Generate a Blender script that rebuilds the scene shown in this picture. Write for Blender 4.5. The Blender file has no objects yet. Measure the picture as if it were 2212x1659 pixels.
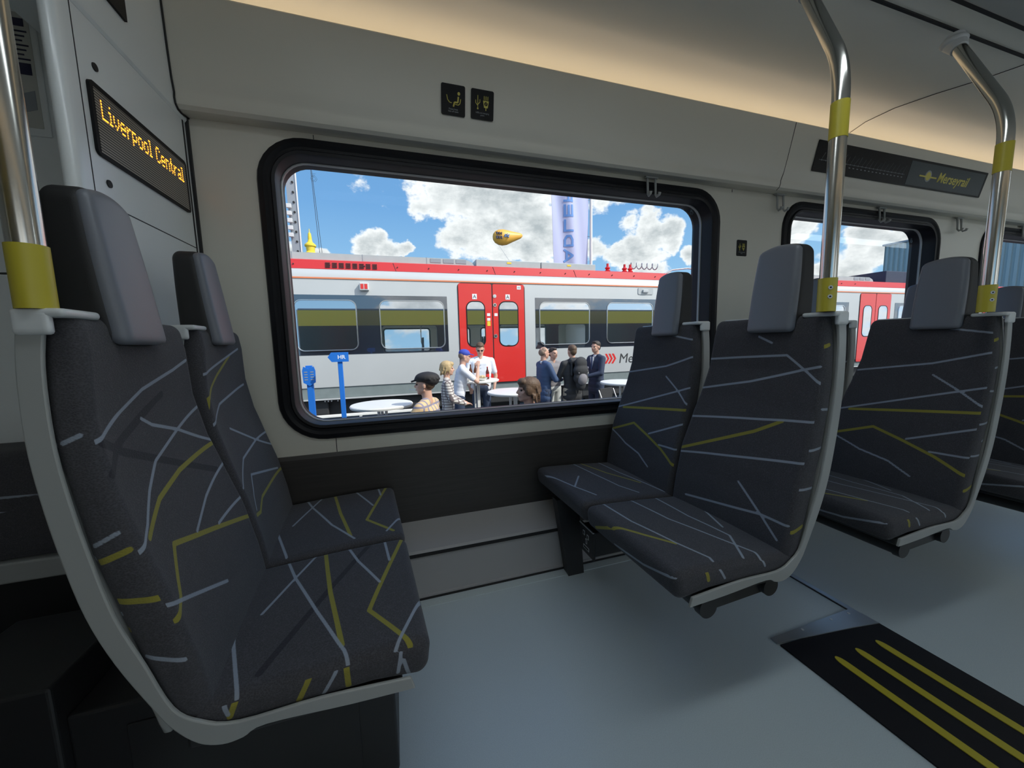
import bpy, bmesh, math, random
import numpy as np
from mathutils import Vector, Matrix, noise
from math import radians as R_, sin, cos, pi

random.seed(7)
sc = bpy.context.scene
col = sc.collection

# ------------------------------------------------------------------ camera
RW = np.array([[0.95277509, -0.05614434, 0.29844169],
               [-0.30277918, -0.10012205, 0.94778708],
               [-0.02333229, -0.99338985, -0.11239313]])
cam_data = bpy.data.cameras.new('camera')
cam = bpy.data.objects.new('camera', cam_data)
col.objects.link(cam)
right, up, back = RW[:, 0], -RW[:, 1], -RW[:, 2]
cam.matrix_world = Matrix(((right[0], up[0], back[0], 0), (right[1], up[1], back[1], 0), (right[2], up[2], back[2], 1.0), (0, 0, 0, 1)))
cam_data.sensor_width = 36
cam_data.lens = 36 * 800 / 2212
cam_data.clip_start = 0.02
cam_data.clip_end = 600
sc.camera = cam
sc.view_settings.view_transform = 'Standard'
sc.view_settings.look = 'None'
sc.view_settings.gamma = 1
sc.view_settings.use_curve_mapping = False
sc.view_settings.exposure = 0.55


def pixdir(u, v):
    d = RW @ np.array([u - 1106.0, v - 829.5, 800.0])
    return d / np.linalg.norm(d)


# ------------------------------------------------------------------ node helper
class NT:
    def __init__(self, tree):
        self.t = tree
        tree.nodes.clear()

    def n(self, typ, **kw):
        nd = self.t.nodes.new(typ)
        for k, v in kw.items():
            if k.startswith('i_'):
                nd.inputs[k[2:].replace('_', ' ')].default_value = v
            elif k.startswith('p_'):
                setattr(nd, k[2:], v)
        return nd

    def l(self, a, b):
        self.t.links.new(a, b)

    def math(self, op, a, b=None, c=None, clamp=False):
        nd = self.t.nodes.new('ShaderNodeMath')
        nd.operation = op
        nd.use_clamp = clamp
        for i, x in enumerate((a, b, c)):
            if x is None:
                continue
            if isinstance(x, (int, float)):
                nd.inputs[i].default_value = x
            else:
                self.l(x, nd.inputs[i])
        return nd.outputs[0]

    def mix(self, f, a, b):
        nd = self.t.nodes.new('ShaderNodeMix')
        nd.data_type = 'RGBA'
        for i, x in ((0, f), (6, a), (7, b)):
            if isinstance(x, (int, float)):
                nd.inputs[i].default_value = x
            elif isinstance(x, tuple):
                nd.inputs[i].default_value = x if len(x) == 4 else x + (1,)
            else:
                self.l(x, nd.inputs[i])
        return nd.outputs[2]


# ------------------------------------------------------------------ world: blue sky with cumulus
world = bpy.data.worlds.new('world')
sc.world = world
world.use_nodes = True
w = NT(world.node_tree)
tc = w.n('ShaderNodeTexCoord')
nrm = w.n('ShaderNodeVectorMath', p_operation='NORMALIZE')
w.l(tc.outputs['Generated'], nrm.inputs[0])
D = nrm.outputs[0]
sep = w.n('ShaderNodeSeparateXYZ')
w.l(D, sep.inputs[0])
ramp = w.n('ShaderNodeValToRGB')
w.l(sep.outputs[2], ramp.inputs[0])
cr = ramp.color_ramp
cr.elements[0].position = 0.0
cr.elements[0].color = (0.34, 0.60, 0.84, 1)
cr.elements[1].position = 1.0
cr.elements[1].color = (0.06, 0.17, 0.5, 1)
for p_, c_ in ((0.12, (0.25, 0.46, 0.67, 1)), (0.32, (0.135, 0.31, 0.57, 1)), (0.5, (0.11, 0.26, 0.50, 1))):
    e = cr.elements.new(p_)
    e.color = c_
mapn = w.n('ShaderNodeMapping')
mapn.inputs['Scale'].default_value = (1, 1, 1.7)
w.l(D, mapn.inputs['Vector'])
n1 = w.n('ShaderNodeTexNoise', i_Scale=6.0, i_Detail=8.0, i_Roughness=0.58)
w.l(mapn.outputs[0], n1.inputs['Vector'])
n2 = w.n('ShaderNodeTexNoise', i_Scale=26.0, i_Detail=8.0, i_Roughness=0.66)
w.l(mapn.outputs[0], n2.inputs['Vector'])
n3 = w.n('ShaderNodeTexNoise', i_Scale=2.3, i_Detail=3.0)
w.l(mapn.outputs[0], n3.inputs['Vector'])
BLOBS = [(790, 400, 42, .62), (820, 372, 26, .45), (905, 425, 38, .95), (960, 408, 50, 1.1), (1040, 410, 75, 1.25), (1120, 440, 75, 1.3), (1170, 500, 70, 1.3), (1075, 500, 60, 1.0),
         (1000, 520, 45, .9), (1060, 545, 60, .9), (1165, 400, 60, 1.0), (800, 533, 34, 1.2), (835, 545, 24, 1.0), (865, 540, 18, .9), (1300, 430, 42, .9), (1340, 425, 28, .7),
         (1285, 535, 28, .8), (1365, 490, 24, .75), (1400, 482, 26, .85), (1440, 488, 22, .7), (1375, 550, 34, 1.1), (1410, 525, 40, 1.2), (1450, 520, 38, 1.2), (1335, 560, 28, .9), (1400, 570, 40, 1.0),
         (1500, 565, 26, .9), (1225, 560, 40, .9), (1730, 500, 45, 1.1), (1760, 470, 35, .9), (1860, 520, 55, 1.2), (1900, 540, 50, 1.2), (1835, 585, 50, 1.0), (1970, 500, 50, 1.0), (1780, 570, 50, .8),
         (625, 548, 20, .9), (700, 548, 18, .7)]
nw = w.n('ShaderNodeTexNoise', i_Scale=7.0, i_Detail=5.0, i_Roughness=0.6)
w.l(D, nw.inputs['Vector'])
ws = w.n('ShaderNodeVectorMath', p_operation='SUBTRACT')
w.l(nw.outputs['Color'], ws.inputs[0])
ws.inputs[1].default_value = (0.5, 0.5, 0.5)
wm = w.n('ShaderNodeVectorMath', p_operation='SCALE')
w.l(ws.outputs[0], wm.inputs[0])
wm.inputs['Scale'].default_value = 0.13
wa_ = w.n('ShaderNodeVectorMath', p_operation='ADD')
w.l(D, wa_.inputs[0])
w.l(wm.outputs[0], wa_.inputs[1])
wn_ = w.n('ShaderNodeVectorMath', p_operation='NORMALIZE')
w.l(wa_.outputs[0], wn_.inputs[0])
DW = wn_.outputs[0]
acc = None
for u, v, r, a in BLOBS:
    d = pixdir(u, v)
    ang = math.acos(np.clip(float(np.dot(d, pixdir(u + r * 1.45, v))), -1, 1))
    dt = w.n('ShaderNodeVectorMath', p_operation='DOT_PRODUCT')
    w.l(DW, dt.inputs[0])
    dt.inputs[1].default_value = tuple(float(x) for x in d)
    f = w.math('MULTIPLY_ADD', dt.outputs['Value'], 1 / (1 - cos(ang)), -cos(ang) / (1 - cos(ang)), clamp=True)
    f = w.math('MULTIPLY', f, a)
    acc = f if acc is None else w.math('MAXIMUM', acc, f)
# away from the placed clouds the noise alone makes them
behind = w.math('MULTIPLY_ADD', sep.outputs[1], -1.2, 0.15, clamp=True)
wide = w.math('MULTIPLY', w.math('SUBTRACT', n3.outputs[0], 0.38), w.math('MULTIPLY', behind, 4.0))
acc = w.math('MAXIMUM', acc, wide)
nz = w.math('ADD', w.math('MULTIPLY', n1.outputs[0], 1.7), w.math('MULTIPLY', n2.outputs[0], 1.05))
dens = w.math('ADD', w.math('MULTIPLY', acc, 0.95), w.math('SUBTRACT', nz, 1.70))
dens = w.math('MULTIPLY', dens, w.math('MULTIPLY', acc, 6.0, clamp=True))
mask = w.n('ShaderNodeMapRange', p_interpolation_type='SMOOTHSTEP')
w.l(dens, mask.inputs[0])
mask.inputs[1].default_value = 0.0
mask.inputs[2].default_value = 0.34
cshade = w.n('ShaderNodeMapRange')
w.l(w.math('ADD', dens, w.math('MULTIPLY', n1.outputs[0], 0.9)), cshade.inputs[0])
cshade.inputs[1].default_value = 0.70
cshade.inputs[2].default_value = 1.45
ccol = w.mix(cshade.outputs[0], (0.76, 0.78, 0.78), (0.36, 0.40, 0.42))
skyc = w.mix(mask.outputs[0], ramp.outputs[0], ccol)
# bright haze around the sun, added to throw more light into the cabin
dt = w.n('ShaderNodeVectorMath', p_operation='DOT_PRODUCT')
w.l(D, dt.inputs[0])
dt.inputs[1].default_value = (0.56, -0.46, 0.69)
hz = w.math('MULTIPLY', w.math('POWER', w.math('MAXIMUM', dt.outputs['Value'], 0.0), 5.0), 1.3)
addn = w.n('ShaderNodeMix', p_data_type='RGBA', p_blend_type='ADD')
w.l(hz, addn.inputs[0])
w.l(skyc, addn.inputs[6])
addn.inputs[7].default_value = (1.0, 0.97, 0.92, 1)
addn.clamp_factor = False
skyc = addn.outputs[2]
bg = w.n('ShaderNodeBackground')
w.l(skyc, bg.inputs[0])
bg.inputs[1].default_value = 0.95
wo = w.n('ShaderNodeOutputWorld')
w.l(bg.outputs[0], wo.inputs[0])

# ------------------------------------------------------------------ sun
sun_data = bpy.data.lights.new('sun', 'SUN')
sun_data.energy = 2.7
sun_data.angle = R_(0.6)
sun_data.color = (1.0, 0.95, 0.87)
sun = bpy.data.objects.new('sun', sun_data)
col.objects.link(sun)
sun.rotation_euler = Vector((-0.56, 0.46, -0.69)).to_track_quat('-Z', 'Y').to_euler()

# ------------------------------------------------------------------ materials
MATS = {}


def mat(name, color, rough=0.5, metal=0.0, spec=0.5, bump=0.0, bscale=200.0, vary=0.0, vscale=6.0, emit=None, estr=0.0, coat=0.0, sheen=0.0, mirror=0.0):
    m = bpy.data.materials.new(name)
    m.use_nodes = True
    t = NT(m.node_tree)
    b = t.n('ShaderNodeBsdfPrincipled')
    b.inputs['Base Color'].default_value = tuple(color) + (1,)
    b.inputs['Roughness'].default_value = rough
    b.inputs['Metallic'].default_value = metal
    b.inputs['Specular IOR Level'].default_value = spec
    b.inputs['Coat Weight'].default_value = coat
    b.inputs['Sheen Weight'].default_value = sheen
    if emit:
        b.inputs['Emission Color'].default_value = tuple(emit) + (1,)
        b.inputs['Emission Strength'].default_value = estr
    if vary or bump:
        tcn = t.n('ShaderNodeTexCoord')
    if vary:
        nn = t.n('ShaderNodeTexNoise', i_Scale=vscale, i_Detail=5.0)
        t.l(tcn.outputs['Object'], nn.inputs['Vector'])
        c2 = tuple(max(0, c * (1 - vary)) for c in color)
        c3 = tuple(min(1, c * (1 + vary)) for c in color)
        t.l(t.mix(nn.outputs[0], c2, c3), b.inputs['Base Color'])
    if bump:
        nb = t.n('ShaderNodeTexNoise', i_Scale=bscale, i_Detail=2.0)
        t.l(tcn.outputs['Object'], nb.inputs['Vector'])
        bp = t.n('ShaderNodeBump', i_Strength=bump, i_Distance=0.002)
        t.l(nb.outputs[0], bp.inputs['Height'])
        t.l(bp.outputs[0], b.inputs['Normal'])
    o = t.n('ShaderNodeOutputMaterial')
    if mirror:
        g = t.n('ShaderNodeBsdfGlossy')
        g.inputs['Roughness'].default_value = 0.015
        g.inputs['Color'].default_value = (0.92, 0.95, 1, 1)
        mx = t.n('ShaderNodeMixShader')
        mx.inputs[0].default_value = mirror
        t.l(b.outputs[0], mx.inputs[1])
        t.l(g.outputs[0], mx.inputs[2])
        t.l(mx.outputs[0], o.inputs[0])
    else:
        t.l(b.outputs[0], o.inputs[0])
    MATS[name] = m
    return m


def glass_mat(name, tint, gloss):
    m = bpy.data.materials.new(name)
    m.use_nodes = True
    t = NT(m.node_tree)
    tr = t.n('ShaderNodeBsdfTransparent')
    tr.inputs[0].default_value = tint + (1,)
    g = t.n('ShaderNodeBsdfGlossy')
    g.inputs['Roughness'].default_value = 0.01
    lw = t.n('ShaderNodeFresnel', i_IOR=1.35)
    f = t.math('MULTIPLY', lw.outputs[0], gloss, clamp=True)
    mx = t.n('ShaderNodeMixShader')
    t.l(f, mx.inputs[0])
    t.l(tr.outputs[0], mx.inputs[1])
    t.l(g.outputs[0], mx.inputs[2])
    o = t.n('ShaderNodeOutputMaterial')
    t.l(mx.outputs[0], o.inputs[0])
    MATS[name] = m
    return m


mat('wall_panel', (0.62, 0.60, 0.52), 0.36, bump=0.05, bscale=300)
mat('partition_panel', (0.84, 0.87, 0.86), 0.24, spec=0.9, bump=0.04, bscale=300)
mat('ceiling_panel', (0.84, 0.82, 0.73), 0.38, bump=0.04, bscale=300)
mat('wood_trim', (0.075, 0.068, 0.06), 0.5)
mat('duct_metal', (0.38, 0.375, 0.37), 0.4)
mat('dark_gap', (0.012, 0.012, 0.013), 0.6)
mat('rubber', (0.008, 0.008, 0.010), 0.45, spec=0.28)
mat('grey_plastic', (0.36, 0.37, 0.355), 0.32)
mat('bright_plastic', (0.62, 0.64, 0.64), 0.3)
mat('dark_plastic', (0.02, 0.02, 0.021), 0.45)
mat('vinyl_grey', (0.155, 0.165, 0.19), 0.42, bump=0.06, bscale=700)
mat('vinyl_black', (0.016, 0.016, 0.017), 0.6, bump=0.08, bscale=600)
mat('steel', (0.62, 0.60, 0.55), 0.2, metal=1.0)
mat('yellow', (0.50, 0.42, 0.035), 0.42)
mat('aluminium', (0.45, 0.48, 0.5), 0.3, metal=0.6)
mat('black_mat', (0.010, 0.010, 0.013), 0.6, spec=0.25, bump=0.2, bscale=400)
mat('screen_black', (0.006, 0.006, 0.007), 0.45, spec=0.2)
mat('screen_grey', (0.05, 0.065, 0.07), 0.4, spec=0.25)
mat('print_yellow', (0.62, 0.55, 0.12), 0.6)
mat('print_grey', (0.30, 0.32, 0.34), 0.6)
mat('print_dark', (0.03, 0.03, 0.07), 0.5)
mat('paper', (0.55, 0.55, 0.5), 0.6)
mat('led_on', (0.3, 0.1, 0.02), 0.5, emit=(1.0, 0.33, 0.02), estr=2.6)
mat('led_off', (0.13, 0.11, 0.09), 0.5)
mat('ceiling_lamp', (0.9, 0.9, 0.9), 0.5, emit=(0.84, 0.94, 1.0), estr=4.2)  # emission of the fill strips added on the ceiling
mat('cove_light', (0.9, 0.8, 0.6), 0.5, emit=(1.0, 0.80, 0.60), estr=1.55)
glass_mat('window_glass', (0.975, 0.985, 0.985), 0.05)
mat('train_silver', (0.50, 0.52, 0.52), 0.38, metal=0.1, vary=0.05, vscale=1.5)
mat('train_red', (0.72, 0.035, 0.03), 0.3, coat=0.4)
mat('train_roof_red', (0.62, 0.03, 0.035), 0.4)
mat('train_orange', (0.75, 0.25, 0.12), 0.5)
mat('train_band', (0.018, 0.024, 0.036), 0.15, mirror=0.17)
mat('train_window', (0.03, 0.05, 0.055), 0.1, mirror=0.62)
mat('train_roof', (0.42, 0.46, 0.46), 0.5, vary=0.1)
mat('train_skirt', (0.20, 0.24, 0.24), 0.5, vary=0.2)
mat('underframe', (0.03, 0.032, 0.035), 0.7, vary=0.4)
mat('chrome', (0.7, 0.7, 0.7), 0.25, metal=1.0)
mat('white_paint', (0.78, 0.78, 0.74), 0.35)
mat('asphalt', (0.085, 0.09, 0.10), 0.85, vary=0.25, vscale=2.0, bump=0.4, bscale=40)
mat('concrete', (0.42, 0.42, 0.39), 0.8, vary=0.2)
mat('sign_blue', (0.02, 0.17, 0.62), 0.4)
mat('sign_white', (0.85, 0.87, 0.9), 0.5)
mat('our_yellow', (0.80, 0.62, 0.05), 0.35)
mat('our_black', (0.02, 0.02, 0.022), 0.2)
mat('hall_metal', (0.36, 0.46, 0.47), 0.6)
mat('outside_pale', (0.55, 0.54, 0.50), 0.8, vary=0.1)
mat('our_grey', (0.30, 0.34, 0.38), 0.4)
mat('flag_cloth', (0.45, 0.50, 0.70), 0.8)
mat('flag_blue', (0.12, 0.28, 0.62), 0.7)
mat('mast_steel', (0.30, 0.33, 0.36), 0.5, metal=0.3)
mat('balloon', (0.80, 0.42, 0.06), 0.45)
mat('spire_yellow', (0.85, 0.62, 0.05), 0.5)
mat('skin', (0.62, 0.36, 0.26), 0.55, vary=0.08, vscale=20)
mat('hair_brown', (0.115, 0.068, 0.038), 0.6, bump=1.0, bscale=120, vary=0.5, vscale=60)
mat('hair_dark', (0.035, 0.025, 0.018), 0.6, bump=0.8, bscale=120, vary=0.3, vscale=50)
mat('hair_blonde', (0.50, 0.36, 0.18), 0.6, bump=0.9, bscale=120, vary=0.35, vscale=60)
mat('hair_grey', (0.25, 0.17, 0.12), 0.6, bump=0.5, bscale=120)
mat('cloth_white', (0.78, 0.80, 0.85), 0.85, bump=0.3, bscale=25)
mat('cloth_navy', (0.030, 0.045, 0.085), 0.8, bump=0.4, bscale=25)
mat('cloth_blue', (0.055, 0.095, 0.19), 0.8, bump=0.5, bscale=25)
mat('cloth_black', (0.035, 0.036, 0.038), 0.8, bump=0.5, bscale=22)
mat('cloth_grey', (0.22, 0.21, 0.22), 0.85, bump=0.4, bscale=25)
mat('cloth_pale', (0.50, 0.52, 0.50), 0.85, bump=0.4, bscale=25)
mat('cloth_beige', (0.50, 0.42, 0.30), 0.85, bump=0.4, bscale=25)
mat('cap_blue', (0.04, 0.07, 0.42), 0.75)
mat('cap_black', (0.022, 0.02, 0.02), 0.75, bump=0.5, bscale=60)
mat('lens_dark', (0.01, 0.01, 0.015), 0.1)
mat('lips', (0.42, 0.16, 0.13), 0.5)
mat('bottle_brown', (0.10, 0.03, 0.012), 0.12)
mat('bottle_clear', (0.55, 0.55, 0.52), 0.1)
mat('bottle_cola', (0.12, 0.02, 0.015), 0.15)
mat('food', (0.62, 0.50, 0.30), 0.8)
mat('brick_glass', (0.25, 0.36, 0.40), 0.3)


def checked(name, base, line, s, wd):
    m = bpy.data.materials.new(name)
    m.use_nodes = True
    t = NT(m.node_tree)
    b = t.n('ShaderNodeBsdfPrincipled', i_Roughness=0.85)
    tcn = t.n('ShaderNodeTexCoord')
    sp = t.n('ShaderNodeSeparateXYZ')
    t.l(tcn.outputs['Object'], sp.inputs[0])
    f = None
    for i in (0, 2):
        g = t.math('LESS_THAN', t.math('FRACT', t.math('MULTIPLY', sp.outputs[i], s)), wd)
        f = g if f is None else t.math('MAXIMUM', f, g)
    t.l(t.mix(f, base, line), b.inputs['Base Color'])
    o = t.n('ShaderNodeOutputMaterial')
    t.l(b.outputs[0], o.inputs[0])
    MATS[name] = m


checked('cloth_check', (0.66, 0.62, 0.57), (0.16, 0.13, 0.13), 26.0, 0.28)
checked('cloth_plaid', (0.68, 0.48, 0.26), (0.26, 0.24, 0.30), 14.0, 0.28)


def fabric():
    m = bpy.data.materials.new('seat_fabric')
    m.use_nodes = True
    t = NT(m.node_tree)
    b = t.n('ShaderNodeBsdfPrincipled', i_Roughness=0.9)
    b.inputs['Sheen Weight'].default_value = 0.12
    b.inputs['Specular IOR Level'].default_value = 0.15
    tcn = t.n('ShaderNodeTexCoord')
    nn = t.n('ShaderNodeTexNoise', i_Scale=26.0, i_Detail=3.0)
    t.l(tcn.outputs['Object'], nn.inputs['Vector'])
    mp = t.n('ShaderNodeMapping')
    mp.inputs['Scale'].default_value = (330, 330, 520)
    t.l(tcn.outputs['Object'], mp.inputs['Vector'])
    vr = t.n('ShaderNodeTexVoronoi', i_Scale=1.0)
    t.l(mp.outputs[0], vr.inputs['Vector'])
    base = t.mix(nn.outputs[0], (0.034, 0.034, 0.038), (0.050, 0.049, 0.054))
    base = t.mix(t.math('MULTIPLY', vr.outputs['Distance'], 0.75, clamp=True), base, (0.098, 0.096, 0.105))

    def lines(attr):
        a = t.n('ShaderNodeAttribute', p_attribute_name=attr)
        mr = t.n('ShaderNodeMapRange')
        t.l(a.outputs['Fac'], mr.inputs[0])
        mr.inputs[1].default_value = 0.0006
        mr.inputs[2].default_value = -0.0006
        return mr.outputs[0]
    c = t.mix(t.math('MULTIPLY', lines('dist_dark'), 0.6), base, (0.012, 0.012, 0.02))
    c = t.mix(t.math('MULTIPLY', lines('dist_yellow'), 0.92), c, (0.30, 0.27, 0.045))
    c = t.mix(t.math('MULTIPLY', lines('dist_white'), 0.92), c, (0.30, 0.34, 0.40))
    t.l(c, b.inputs['Base Color'])
    bp = t.n('ShaderNodeBump', i_Strength=0.35, i_Distance=0.001)
    t.l(vr.outputs['Distance'], bp.inputs['Height'])
    t.l(bp.outputs[0], b.inputs['Normal'])
    o = t.n('ShaderNodeOutputMaterial')
    t.l(b.outputs[0], o.inputs[0])
    MATS['seat_fabric'] = m


fabric()


def floor_mat():
    m = bpy.data.materials.new('floor_vinyl')
    m.use_nodes = True
    t = NT(m.node_tree)
    b = t.n('ShaderNodeBsdfPrincipled', i_Roughness=0.36)
    tcn = t.n('ShaderNodeTexCoord')
    nn = t.n('ShaderNodeTexNoise', i_Scale=420.0, i_Detail=2.0)
    t.l(tcn.outputs['Object'], nn.inputs['Vector'])
    n_2 = t.n('ShaderNodeTexNoise', i_Scale=1.6, i_Detail=3.0)
    t.l(tcn.outputs['Object'], n_2.inputs['Vector'])
    c = t.mix(nn.outputs[0], (0.47, 0.54, 0.56), (0.63, 0.71, 0.73))
    t.l(c, b.inputs['Base Color'])
    t.l(t.math('MULTIPLY_ADD', n_2.outputs[0], 0.10, 0.25), b.inputs['Roughness'])
    o = t.n('ShaderNodeOutputMaterial')
    t.l(b.outputs[0], o.inputs[0])
    MATS['floor_vinyl'] = m


floor_mat()


def wood_mat():
    m = MATS['wood_trim']
    t = NT(m.node_tree)
    b = t.n('ShaderNodeBsdfPrincipled', i_Roughness=0.45)
    tcn = t.n('ShaderNodeTexCoord')
    mp = t.n('ShaderNodeMapping')
    mp.inputs['Scale'].default_value = (4, 60, 140)
    t.l(tcn.outputs['Object'], mp.inputs['Vector'])
    nn = t.n('ShaderNodeTexNoise', i_Scale=1.0, i_Detail=4.0)
    t.l(mp.outputs[0], nn.inputs['Vector'])
    t.l(t.mix(nn.outputs[0], (0.026, 0.024, 0.022), (0.058, 0.053, 0.048)), b.inputs['Base Color'])
    o = t.n('ShaderNodeOutputMaterial')
    t.l(b.outputs[0], o.inputs[0])


wood_mat()


# ------------------------------------------------------------------ object helpers
def obj(name, mesh, material=None, parent=None, smooth=False, loc=None):
    o = bpy.data.objects.new(name, mesh)
    col.objects.link(o)
    if material:
        for mm in (material if isinstance(material, (list, tuple)) else [material]):
            mesh.materials.append(MATS[mm])
    if parent:
        o.parent = parent
    if loc:
        o.location = loc
    if smooth:
        mesh.polygons.foreach_set('use_smooth', [True] * len(mesh.polygons))
        if smooth == 'angle':
            set_sharp(mesh)
    return o


def set_sharp(mesh, ang=40):
    bm = bmesh.new()
    bm.from_mesh(mesh)
    for e in bm.edges:
        if len(e.link_faces) == 2 and e.calc_face_angle(0) > R_(ang):
            e.smooth = False
    bm.to_mesh(mesh)
    bm.free()


def tag(o, label, cat, group=None, kind=None):
    if label:
        o['label'] = label
    if cat:
        o['category'] = cat
    if group:
        o['group'] = group
    if kind:
        o['kind'] = kind
    return o


def thing(name, label, cat, loc=(0, 0, 0), rz=0, group=None):
    o = bpy.data.objects.new(name, None)
    col.objects.link(o)
    o.empty_display_size = 0.1
    o.location = loc
    o.rotation_euler = (0, 0, rz)
    return tag(o, label, cat, group)


def struct(o, label=None):
    o['kind'] = 'structure'
    if label:
        o['label'] = label
    return o


class MB:
    """collects primitive shapes into one mesh"""

    def __init__(self):
        self.bm = bmesh.new()

    def box(self, a, b, bev=0.0, mi=0):
        ax, ay, az = (min(a[i], b[i]) for i in range(3))
        bx, by, bz = (max(a[i], b[i]) for i in range(3))
        r = bmesh.ops.create_cube(self.bm, size=1)
        for v in r['verts']:
            v.co = Vector((ax + (v.co.x + .5) * (bx - ax), ay + (v.co.y + .5) * (by - ay), az + (v.co.z + .5) * (bz - az)))
        fs = set(f for v in r['verts'] for f in v.link_faces)
        if bev:
            es = list(set(e for v in r['verts'] for e in v.link_edges))
            rr = bmesh.ops.bevel(self.bm, geom=es, offset=bev, segments=3, profile=0.5, affect='EDGES')
            fs = set(f for f in rr['faces']) | set(f for f in fs if f.is_valid)
        for f in fs:
            if f.is_valid:
                f.material_index = mi
        return self

    def cyl(self, p, q, r1, r2=None, n=20, caps=True, mi=0):
        p, q = Vector(p), Vector(q)
        r2 = r1 if r2 is None else r2
        d = q - p
        rot = d.to_track_quat('Z', 'Y').to_matrix().to_4x4()
        m = Matrix.Translation((p + q) / 2) @ rot
        r = bmesh.ops.create_cone(self.bm, cap_ends=caps, segments=n, radius1=r1, radius2=r2, depth=d.length, matrix=m)
        for f in set(f for v in r['verts'] for f in v.link_faces):
            f.material_index = mi
        return self

    def sph(self, c, r, n=16, mi=0, rot=None):
        rr = (r, r, r) if isinstance(r, (int, float)) else r
        m = Matrix.Translation(c) @ (rot.to_4x4() if rot is not None else Matrix()) @ Matrix.Diagonal((rr[0], rr[1], rr[2], 1))
        q = bmesh.ops.create_uvsphere(self.bm, u_segments=n, v_segments=max(6, n // 2 + 2), radius=1, matrix=m)
        for f in set(f for v in q['verts'] for f in v.link_faces):
            f.material_index = mi
        return self

    def cap(self, p, r1, q, r2, n=12):
        self.sph(p, r1, n)
        self.sph(q, r2, n)
        if (Vector(p) - Vector(q)).length > 1e-4:
            self.cyl(p, q, r1, r2, n)
        return self

    def tube(self, pts, r, n=16, mi=0):
        pts = [Vector(p) for p in pts]
        rings = []
        upv = None
        for i, p in enumerate(pts):
            d = (pts[min(i + 1, len(pts) - 1)] - pts[max(i - 1, 0)]).normalized()
            if upv is None:
                upv = d.orthogonal().normalized()
            upv = (upv - d * upv.dot(d)).normalized()
            s = d.cross(upv)
            rad = r[i] if isinstance(r, (list, tuple)) else r
            rings.append([self.bm.verts.new(p + (upv * cos(2 * pi * k / n) + s * sin(2 * pi * k / n)) * rad) for k in range(n)])
        for a, b in zip(rings[:-1], rings[1:]):
            for k in range(n):
                self.bm.faces.new((a[k], a[(k + 1) % n], b[(k + 1) % n], b[k])).material_index = mi
        self.bm.faces.new(rings[0][::-1]).material_index = mi
        self.bm.faces.new(rings[-1]).material_index = mi
        return self

    def prism(self, pts, axis, a, b, mi=0):
        """pts: 2D outline in the two axes other than 'axis'"""
        def mk(p, h):
            c = list(p)
            c.insert(axis, h)
            return self.bm.verts.new(c)
        A = [mk(p, a) for p in pts]
        B = [mk(p, b) for p in pts]
        n = len(pts)
        fs = [self.bm.faces.new(A), self.bm.faces.new(B[::-1])]
        for i in range(n):
            fs.append(self.bm.faces.new((A[i], B[i], B[(i + 1) % n], A[(i + 1) % n])))
        for f in fs:
            f.material_index = mi
        return self

    def lathe(self, prof, c=(0, 0, 0), n=32, mi=0):
        rings = []
        for r, z in prof:
            rings.append([self.bm.verts.new((c[0] + r * cos(2 * pi * k / n), c[1] + r * sin(2 * pi * k / n), c[2] + z)) for k in range(n)])
        for a, b in zip(rings[:-1], rings[1:]):
            for k in range(n):
                self.bm.faces.new((a[k], a[(k + 1) % n], b[(k + 1) % n], b[k])).material_index = mi
        self.bm.faces.new(rings[0][::-1]).material_index = mi
        self.bm.faces.new(rings[-1]).material_index = mi
        return self

    def mesh(self, name='mesh'):
        bmesh.ops.recalc_face_normals(self.bm, faces=self.bm.faces)
        me = bpy.data.meshes.new(name)
        self.bm.to_mesh(me)
        self.bm.free()
        return me

    def build(self, name, material, parent=None, smooth=False, loc=None):
        return obj(name, self.mesh(name), material, parent, smooth, loc)


def np_mesh(name, V, F):
    me = bpy.data.meshes.new(name)
    me.vertices.add(len(V))
    me.vertices.foreach_set('co', np.asarray(V, np.float32).ravel())
    F = np.asarray(F, np.int32)
    me.loops.add(F.size)
    me.polygons.add(len(F))
    me.loops.foreach_set('vertex_index', F.ravel())
    me.polygons.foreach_set('loop_start', np.arange(0, F.size, F.shape[1], dtype=np.int32))
    me.update(calc_edges=True)
    return me


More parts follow.
